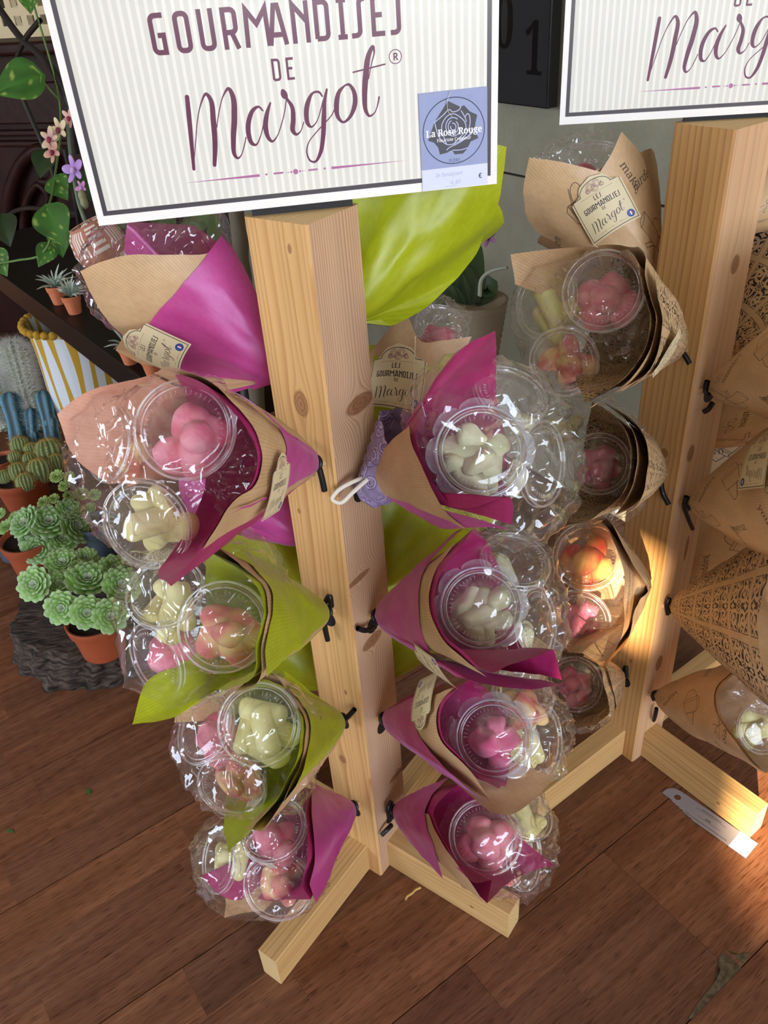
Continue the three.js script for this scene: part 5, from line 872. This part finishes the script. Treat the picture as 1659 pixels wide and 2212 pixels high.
// cacti: ribbed column or ball along a px line
function cactus(a, b, rad, ribs, dep, c0, c1, spines, round) {
  const A = at(a[0], a[1], dep), Bp = at(b[0], b[1], dep), L = A.distanceTo(Bp), r = sizeAt(rad, dep), n = ribs * 6, m = 30, pos = [], col = [], idx = [], C0 = lin(c0), C1 = lin(c1), c = new THREE.Color();
  const prof = (v) => round ? Math.sqrt(Math.max(0, 1 - (2 * v - 1) ** 2)) * (v < 0.5 ? 0.15 + 0.85 : 1) : Math.min(1, Math.sqrt(Math.max(0, 1 - Math.pow(Math.max(0, v - 1 + r / L) / (r / L), 2)))) * (0.92 + 0.08 * Math.sin(v * 9));
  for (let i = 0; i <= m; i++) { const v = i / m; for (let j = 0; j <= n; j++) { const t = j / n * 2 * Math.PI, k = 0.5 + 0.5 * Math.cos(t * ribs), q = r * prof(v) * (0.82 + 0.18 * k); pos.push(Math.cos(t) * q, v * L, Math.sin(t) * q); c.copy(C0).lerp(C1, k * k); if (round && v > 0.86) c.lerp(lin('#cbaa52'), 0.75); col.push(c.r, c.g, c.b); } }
  for (let i = 0; i < m; i++) for (let j = 0; j < n; j++) { const q = i * (n + 1) + j; idx.push(q, q + n + 1, q + n + 2, q, q + n + 2, q + 1); }
  const g = new THREE.BufferGeometry(); g.setAttribute('position', new THREE.Float32BufferAttribute(pos, 3)); g.setAttribute('color', new THREE.Float32BufferAttribute(col, 3)); g.setIndex(idx); g.computeVertexNormals();
  const Q = new THREE.Quaternion().setFromUnitVectors(UP, Bp.clone().sub(A).normalize()); place(g, A, Q);
  const S = []; // spines: tufts on the ribs
  for (let j = 0; j < ribs; j++) for (let i = 1; i <= spines.rows; i++) { const v = i / (spines.rows + 0.3), t = j / ribs * 2 * Math.PI, q = r * prof(v); for (let k = 0; k < spines.n; k++) { const len = spines.len * r * rr(0.6, 1.2), d = V3(Math.cos(t) + rr(-0.7, 0.7), rr(-0.3, 0.9), Math.sin(t) + rr(-0.7, 0.7)).normalize(), s = new THREE.ConeGeometry(spines.w * r, len, 3, 1, true); s.translate(0, len / 2, 0); place(s, V3(Math.cos(t) * q, v * L, Math.sin(t) * q), new THREE.Quaternion().setFromUnitVectors(UP, d)); S.push(s); } }
  const sg = merge(S); place(sg, A, Q); return [g, sg];
}
M.spineYellow = std({ color: 0xb8a04e, roughness: 0.7 }); M.spineWhite = std({ color: 0xf4f4ee, roughness: 0.8 });
seed(90);
{
  const base = onY(28, 1054, 0), dep = depthOf(base); const t = thing('blue_cactus', 'blue columnar cacti with yellow spines in a pot behind the round cacti', 'cactus', base); pot(t, base, 0.036, 0.09, M.clayPlastic);
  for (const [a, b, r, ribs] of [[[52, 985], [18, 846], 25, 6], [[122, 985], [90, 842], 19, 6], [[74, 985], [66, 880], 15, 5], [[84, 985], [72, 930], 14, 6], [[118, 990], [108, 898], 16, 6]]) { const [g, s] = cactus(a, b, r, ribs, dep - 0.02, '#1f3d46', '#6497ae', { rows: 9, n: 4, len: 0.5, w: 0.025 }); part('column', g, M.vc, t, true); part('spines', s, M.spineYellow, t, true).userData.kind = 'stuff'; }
}
{
  const base = onY(90, 1040, 0), dep = depthOf(base), t = thing('hairy_cactus', 'tall white-haired cactus in a clay pot, standing in the dark below the shelf', 'cactus', base); pot(t, base, 0.034, 0.09, M.clay);
  for (const [a, b, r] of [[[80, 935], [24, 738], 30], [[26, 925], [-8, 810], 28]]) { const [g, s] = cactus(a, b, r, 14, dep, '#8b9880', '#c5cdb8', { rows: 26, n: 16, len: 0.8, w: 0.02 }); part('column', g, M.vc, t, true); part('white_hair', s, M.spineWhite, t, true).userData.kind = 'stuff'; }
}
{
  const base = onY(64, 1088, 0), dep = depthOf(base), t = thing('ball_cactus', 'cluster of small round ribbed cacti in an orange pot on the floor at left', 'cactus', base); pot(t, base, sizeAt(57, dep), 0.085, M.clayPlastic, 0.25, 0.75);
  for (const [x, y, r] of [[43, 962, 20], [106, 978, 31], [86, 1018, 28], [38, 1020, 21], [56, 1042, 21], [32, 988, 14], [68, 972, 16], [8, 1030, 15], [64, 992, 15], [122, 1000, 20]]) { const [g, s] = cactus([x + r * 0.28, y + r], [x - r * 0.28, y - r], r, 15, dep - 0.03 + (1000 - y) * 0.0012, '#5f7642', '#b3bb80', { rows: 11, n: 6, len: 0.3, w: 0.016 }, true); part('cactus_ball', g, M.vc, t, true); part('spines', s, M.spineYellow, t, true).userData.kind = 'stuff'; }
}
// rosettes of fleshy leaves
const leafGeo = (() => { const g = new THREE.SphereGeometry(1, 7, 6), p = g.attributes.position; for (let i = 0; i < p.count; i++) { const y = (p.getY(i) + 1) / 2, w = 0.32 + 0.55 * Math.sin(Math.PI * Math.min(1, y * 0.78 + 0.1)); p.setXYZ(i, p.getX(i) * w * 0.6, y, p.getZ(i) * 0.1 + 0.2 * y * y); } g.deleteAttribute('uv'); g.computeVertexNormals(); return g; })();
function rosette(C, r, nrm, rings, c0, c1, web) {
  const L = [], A = lin(c0), B = lin(c1), c = new THREE.Color(), Q = facing(nrm); let n = 0;
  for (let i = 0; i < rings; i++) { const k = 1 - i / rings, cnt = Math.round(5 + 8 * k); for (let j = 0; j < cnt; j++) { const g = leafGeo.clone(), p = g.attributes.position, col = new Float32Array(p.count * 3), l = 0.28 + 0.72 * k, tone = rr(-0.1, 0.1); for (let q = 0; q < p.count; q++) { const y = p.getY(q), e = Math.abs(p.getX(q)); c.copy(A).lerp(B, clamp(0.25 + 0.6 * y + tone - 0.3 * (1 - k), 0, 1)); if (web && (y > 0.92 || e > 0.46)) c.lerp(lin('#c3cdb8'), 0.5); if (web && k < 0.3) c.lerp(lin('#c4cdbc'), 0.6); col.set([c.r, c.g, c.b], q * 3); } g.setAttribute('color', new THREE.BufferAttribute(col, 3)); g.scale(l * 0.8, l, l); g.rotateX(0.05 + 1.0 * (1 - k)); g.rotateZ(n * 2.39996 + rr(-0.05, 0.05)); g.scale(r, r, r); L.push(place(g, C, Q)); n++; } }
  return merge(L);
}
{
  seed(61);
  const lg = onY(236, 1372, 0), log = new THREE.CylinderGeometry(0.145, 0.16, 0.085, 90, 10), p = log.attributes.position;
  for (let i = 0; i < p.count; i++) { const x = p.getX(i), y = p.getY(i), z = p.getZ(i), a = Math.atan2(z, x), k = 1 + 0.1 * N3(Math.cos(a) * 2, Math.sin(a) * 2, 1) + 0.09 * N3(Math.cos(a) * 7, Math.sin(a) * 7, y * 20) + 0.03 * N3(Math.cos(a) * 20, Math.sin(a) * 20, y * 60); p.setXYZ(i, x * k, y + (y > 0.03 ? 0.006 * N3(x * 20, z * 20, 4) : 0), z * k); } log.computeVertexNormals(); log.scale(1.1, 1, 0.95); log.translate(lg.x, 0.0425, lg.z);
  solo('log_slice', log, M.bark, 'rough dark slice of tree trunk on the floor under the green rosette plants', 'log', V3(lg.x, 0, lg.z));
  const LOG = 0.088;
  const f = onY(228, 1402, LOG), df = depthOf(f), t = thing('houseleek', 'orange pot overflowing with cobweb houseleek rosettes, in front on the log slice', 'potted plant', f); pot(t, f, sizeAt(60, df), 0.075, M.clayPlastic, 0.25, 0.76);
  for (const [x, y, r, fx, fy, d] of [[78, 1262, 34, -0.5, -0.2, 0.02], [135, 1312, 31, -0.25, -0.35, -0.04], [188, 1322, 31, 0, -0.3, -0.05], [237, 1330, 32, 0.15, -0.3, -0.05], [130, 1264, 30, -0.2, 0.3, 0.03], [190, 1256, 42, 0, 0.7, 0.02], [262, 1266, 36, 0.2, 0.2, 0.0], [135, 1218, 32, -0.1, 0.4, 0.06], [186, 1208, 24, 0, 0.3, 0.08], [246, 1230, 30, 0.2, 0.5, 0.05], [172, 1228, 18, 0, 0.3, 0.05]])
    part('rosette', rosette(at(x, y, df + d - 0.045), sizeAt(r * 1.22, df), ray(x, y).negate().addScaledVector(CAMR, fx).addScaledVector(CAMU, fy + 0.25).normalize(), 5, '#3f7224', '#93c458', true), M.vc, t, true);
  const f2 = onY(86, 1232, 0.02), d2 = depthOf(f2), t2 = thing('houseleek', 'orange pot of cobweb houseleek rosettes behind the log slice, next to the round cacti', 'potted plant', f2); pot(t2, f2, sizeAt(56, d2), 0.09, M.clayPlastic, 0.25, 0.76);
  for (const [x, y, r, fx, fy] of [[58, 1130, 32, -0.9, 0.2], [106, 1132, 38, -0.1, 0.5], [163, 1138, 34, 0.9, 0.2], [134, 1162, 29, 0.1, -0.1], [82, 1186, 29, -0.2, -0.3], [62, 1165, 20, -0.7, 0], [134, 1190, 20, 0.2, -0.3], [150, 1106, 26, 0.3, 0.6]])
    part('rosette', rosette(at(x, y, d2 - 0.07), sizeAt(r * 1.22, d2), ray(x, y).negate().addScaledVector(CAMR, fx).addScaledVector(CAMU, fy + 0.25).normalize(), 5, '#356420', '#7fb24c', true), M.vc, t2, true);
  const f3 = onY(238, 1215, 0.02), d3 = depthOf(f3), t3 = thing('stonecrop', 'grey-blue pot of pale stonecrop, mostly hidden behind the top left bouquet', 'potted plant', f3); pot(t3, f3, sizeAt(40, d3), 0.11, M.bluePot, 0.2, 0.8);
  for (const [x, y, r] of [[124, 1030, 18], [140, 1050, 16], [96, 1086, 17], [118, 1078, 14], [150, 1030, 14], [150, 1072, 15], [176, 1068, 18], [196, 1100, 18], [205, 1070, 16]]) part('rosette', rosette(at(x, y, d3 + 0.08), sizeAt(r, d3), V3(0, 1, 0.6).addScaledVector(CAMR, rr(-0.4, 0.4)).normalize(), 4, '#55752f', '#a9bf6a', false), M.vc, t3, true);
  const f4 = onY(34, 1200, 0), d4 = depthOf(f4), t4 = thing('stonecrop', 'small grey-blue pot with one pale green star of leaves at the left edge', 'potted plant', f4); pot(t4, f4, sizeAt(34, d4), 0.055, M.bluePot, 0.25, 0.8);
  for (const [x, y, r] of [[16, 1140, 20], [32, 1118, 14], [2, 1110, 14]]) part('rosette', rosette(at(x, y, d4 - 0.02), sizeAt(r, d4), V3(-0.2, 1, 0.6).normalize(), 4, '#5d8a38', '#a8c878', false), M.vc, t4, true);
}
// ---------------------------------------------------------------- right background and small things
{ // black panel with the figures 0 1 hung on the wall
  const tex = canvasTex(340, 560, (g, w, h) => { g.fillStyle = '#2c2d2f'; g.fillRect(0, 0, w, h); g.fillStyle = '#0c0c0e'; g.font = 'bold 250px serif'; g.textAlign = 'center'; g.save(); g.translate(96, 370); g.scale(0.8, 1); g.fillText('0', 0, 0); g.fillText('1', 210, 84); g.restore(); });
  const c = room(-1.283, 1.228, 0.817), t = thing('number_panel', 'glossy black panel with dark figures 0 1 hung on the grey-green wall', 'sign', c, Math.atan2(-BX.x, -BX.z));
  const b = bevelBox(0.168, 0.28, 0.026, 0.002); b.translate(0, 0.14, -0.004); part('panel_board', b, std({ color: 0x141416, roughness: 0.25 }), t);
  const f = new THREE.BoxGeometry(0.162, 0.274, 0.002); f.translate(0, 0.14, 0.0095); part('printed_face', f, phys({ map: tex, roughness: 0.16 }), t);
}
{ // potted orchid in the gap between the stands
  const p = at(1030, 705, 1.42), t = thing('orchid', 'orchid in a ribbed grey pot, in the gap between the two stands', 'plant', p);
  const prof = []; for (let i = 0; i <= 30; i++) prof.push(new THREE.Vector2(0.036 + 0.016 * i / 30 + (i % 3 === 0 ? 0.0012 : 0), -0.06 + i * 0.0036)); prof.unshift(new THREE.Vector2(0.001, -0.06)); prof.push(new THREE.Vector2(0.047, 0.047), new THREE.Vector2(0.001, 0.035));
  const g = new THREE.LatheGeometry(prof, 36); g.translate(p.x, p.y, p.z); part('pot', g, std({ color: 0x8a7c66, roughness: 0.9 }), t, true);
  for (const l of [[[1010, 660], [985, 620], [975, 560]], [[1020, 655], [1020, 590], [1034, 520]], [[1000, 665], [960, 640], [925, 650]], [[1030, 660], [1050, 620], [1062, 650]], [[1012, 660], [1000, 600], [960, 580]]]) part('leaf', blade(l.map((q) => at(q[0], q[1], 1.4)), 0.021, '#16240f', '#35522a'), M.vcLeaf, t, true);
  part('aerial_root', paint(tube([at(1036, 640, 1.36), at(1040, 604, 1.36), at(1056, 588, 1.35), at(1082, 580, 1.34), at(1096, 578, 1.33)], 0.0036, 30, 8, false, (k) => 1 - 0.4 * k), lin('#a3aa96')), M.vc, t, true);
  for (const [x, y, s] of [[1062, 470, 24], [1054, 512, 22]]) orchidFlower(x, y, s, 0.4, 1.36, '#a672a0', '#8a4f86', '#6a2a5a').forEach((g2, i) => part(i === 5 ? 'flower_lip' : 'petal', g2, M.vc, t, true));
}
{ // lilac paper roses sleeve hung by a cord on the near post
  const tex = canvasTex(512, 512, (g, w, h) => { g.fillStyle = '#9382a8'; g.fillRect(0, 0, w, h); g.lineWidth = 5; seed(3); for (let i = 0; i < 40; i++) { const x = rr(0, w), y = rr(0, h), R = rr(34, 60); for (let q = 0; q < 5; q++) { g.strokeStyle = q % 2 ? '#bfb0cc' : '#6f5a86'; g.beginPath(); g.ellipse(x, y, R * (1 - q * 0.19), R * (0.8 - q * 0.15), i, q, q + 4.6); g.stroke(); } } });
  const A = at(792, 1068, 0.82), Bq = at(880, 985, 0.79), d = Bq.clone().sub(A).normalize(), L = A.distanceTo(Bq), t = thing('rose_sleeve', 'lilac paper sleeve printed with roses, hung by a white cord against the near post', 'sleeve', A);
  const prof = []; for (let i = 0; i <= 20; i++) { const v = i / 20; prof.push(new THREE.Vector2(0.016 + 0.03 * v + 0.0012 * Math.sin(v * 40), v * L * 1.25)); } prof.unshift(new THREE.Vector2(0.001, 0.002));
  const g = new THREE.LatheGeometry(prof, 40), p = g.attributes.position; for (let i = 0; i < p.count; i++) { const a = Math.atan2(p.getZ(i), p.getX(i)), k = 1 + 0.06 * Math.sin(a * 7 + p.getY(i) * 40); p.setX(i, p.getX(i) * k); p.setZ(i, p.getZ(i) * k); } g.computeVertexNormals();
  const mt = std({ map: tex, roughness: 0.6, side: THREE.DoubleSide }); tex.repeat.set(2, 0.7); place(g, A, new THREE.Quaternion().setFromUnitVectors(UP, d)); part('printed_paper', g, mt, t, true);
  part('cord', tube([at(800, 1028, 0.8), at(764, 1040, 0.79), at(730, 1060, 0.79), at(718, 1078, 0.79), at(736, 1086, 0.79), at(764, 1062, 0.785), at(800, 1030, 0.79)], 0.0021, 60, 8), M.whiteCord, t, true);
}
{ // torn plant label on the floor
  const tex = canvasTex(768, 128, (g, w, h) => { g.fillStyle = '#8f8d92'; g.fillRect(0, 0, w, h); g.fillStyle = '#e9ebf5'; g.fillRect(w * 0.78, 0, w * 0.22, h); g.fillStyle = '#55545a'; seed(12); for (const [y, x0, x1, hh] of [[20, 250, 440, 9], [34, 200, 480, 4], [62, 320, 360, 12], [76, 250, 470, 4], [104, 150, 560, 7]]) for (let x = x0; x < x1;) { const l = rr(5, 14); g.fillRect(x, y, l, hh); x += l + 4; } });
  const P = (px, py) => onY(px, py, 0.0012), a = P(1474, 1711), b = P(1637, 1822), d = P(1611, 1853), X = b.clone().sub(a).normalize(), Z = V3(-X.z, 0, X.x); if (Z.dot(d.clone().sub(b)) < 0) Z.negate(); const len = a.distanceTo(b), wd = d.clone().sub(b).dot(Z);
  const s = new THREE.Shape(), j = []; seed(8); s.moveTo(0, 0); s.lineTo(len, 0); s.lineTo(len, wd); s.lineTo(len * 0.35, wd); for (let i = 12; i >= 0; i--) s.lineTo(-0.004 + len * 0.34 * i / 12, wd * (0.98 - 0.25 * (1 - i / 12)) + rr(-0.0012, 0.0012)); s.lineTo(-0.02, wd * 0.7); s.quadraticCurveTo(-0.022, 0.001, 0, 0);
  const hole = new THREE.Path(); hole.absarc(0.0, wd * 0.4, 0.005, 0, Math.PI * 2, true); s.holes.push(hole);
  const g = new THREE.ExtrudeGeometry(s, { depth: 0.0006, bevelEnabled: false }), p = g.attributes.position, uv = g.attributes.uv; for (let i = 0; i < p.count; i++) { const x = p.getX(i), y = p.getY(i), z = p.getZ(i); uv.setXY(i, clamp(x / len, 0.002, 0.998), 1 - clamp(y / wd, 0.01, 0.99)); const w = a.clone().addScaledVector(X, x).addScaledVector(Z, y); p.setXYZ(i, w.x, 0.0006 + z + 0.0015 * Math.sin(x * 30) ** 2 * 0.3, w.z); } g.computeVertexNormals();
  solo('plant_label', g, std({ map: tex, roughness: 0.5, side: THREE.DoubleSide }), 'torn grey and white plastic plant label lying on the floor by the right foot', 'label', a.clone().setY(0));
}
for (const [x, y, s, r, label] of [[191, 1709, 10, 0.4, 'small fallen green leaf on the floor, right one of two at lower left'], [22, 1794, 9, 1.1, 'small fallen green leaf on the floor at the far left edge']]) {
  const c = onY(x, y, 0.002), L = sizeAt(s, depthOf(c)), g = new THREE.SphereGeometry(1, 10, 8); g.scale(L * 0.45, L * 0.08, L); const p = g.attributes.position; for (let i = 0; i < p.count; i++) p.setY(i, p.getY(i) + 0.25 * L * (p.getX(i) / L) ** 2 + 0.1 * L); g.computeVertexNormals(); g.rotateY(r); g.translate(c.x, 0.0005, c.z);
  solo('fallen_leaf', g, std({ color: 0x3c5c22, roughness: 0.6 }), label, 'leaf', c.clone().setY(0));
}
{ const q = [[909, 1917], [898, 1922], [890, 1930], [879, 1937], [876, 1944]].map((p, i) => onY(p[0], p[1], 0.003 + (i === 2 ? 0.004 : 0))); solo('raffia_scrap', tube(q, 0.0016, 24, 6), std({ color: 0xc9a560, roughness: 0.8 }), 'curl of dry raffia on the floor in front of the near post', 'scrap', q[0].clone().setY(0)); }

{ // weathered bark strip and dark rod standing behind the near post
  const a = at(512, 440, 1.12), g = tube([at(508, 430, 1.12), at(516, 500, 1.12), at(521, 560, 1.12), at(530, 640, 1.12), at(560, 900, 1.12)], 0.011, 40, 10), q = g.attributes.position; for (let i = 0; i < q.count; i++) q.setXYZ(i, q.getX(i) + 0.003 * N3(q.getX(i) * 90, q.getY(i) * 40, 1), q.getY(i), q.getZ(i) + 0.003 * N3(q.getX(i) * 90, q.getY(i) * 40, 7)); g.computeVertexNormals();
  const t = thing('bark_stake', 'weathered grey bark stake with a dark rod, in the gap left of the near post', 'stake', at(560, 900, 1.12)); part('bark', g, std({ color: 0x6b6355, roughness: 1 }), t, true); part('rod', tube([at(488, 430, 1.14), at(498, 520, 1.14), at(508, 600, 1.14), at(540, 900, 1.14)], 0.011, 30, 10), M.iron, t, true);
}
renderer.render(scene, camera);
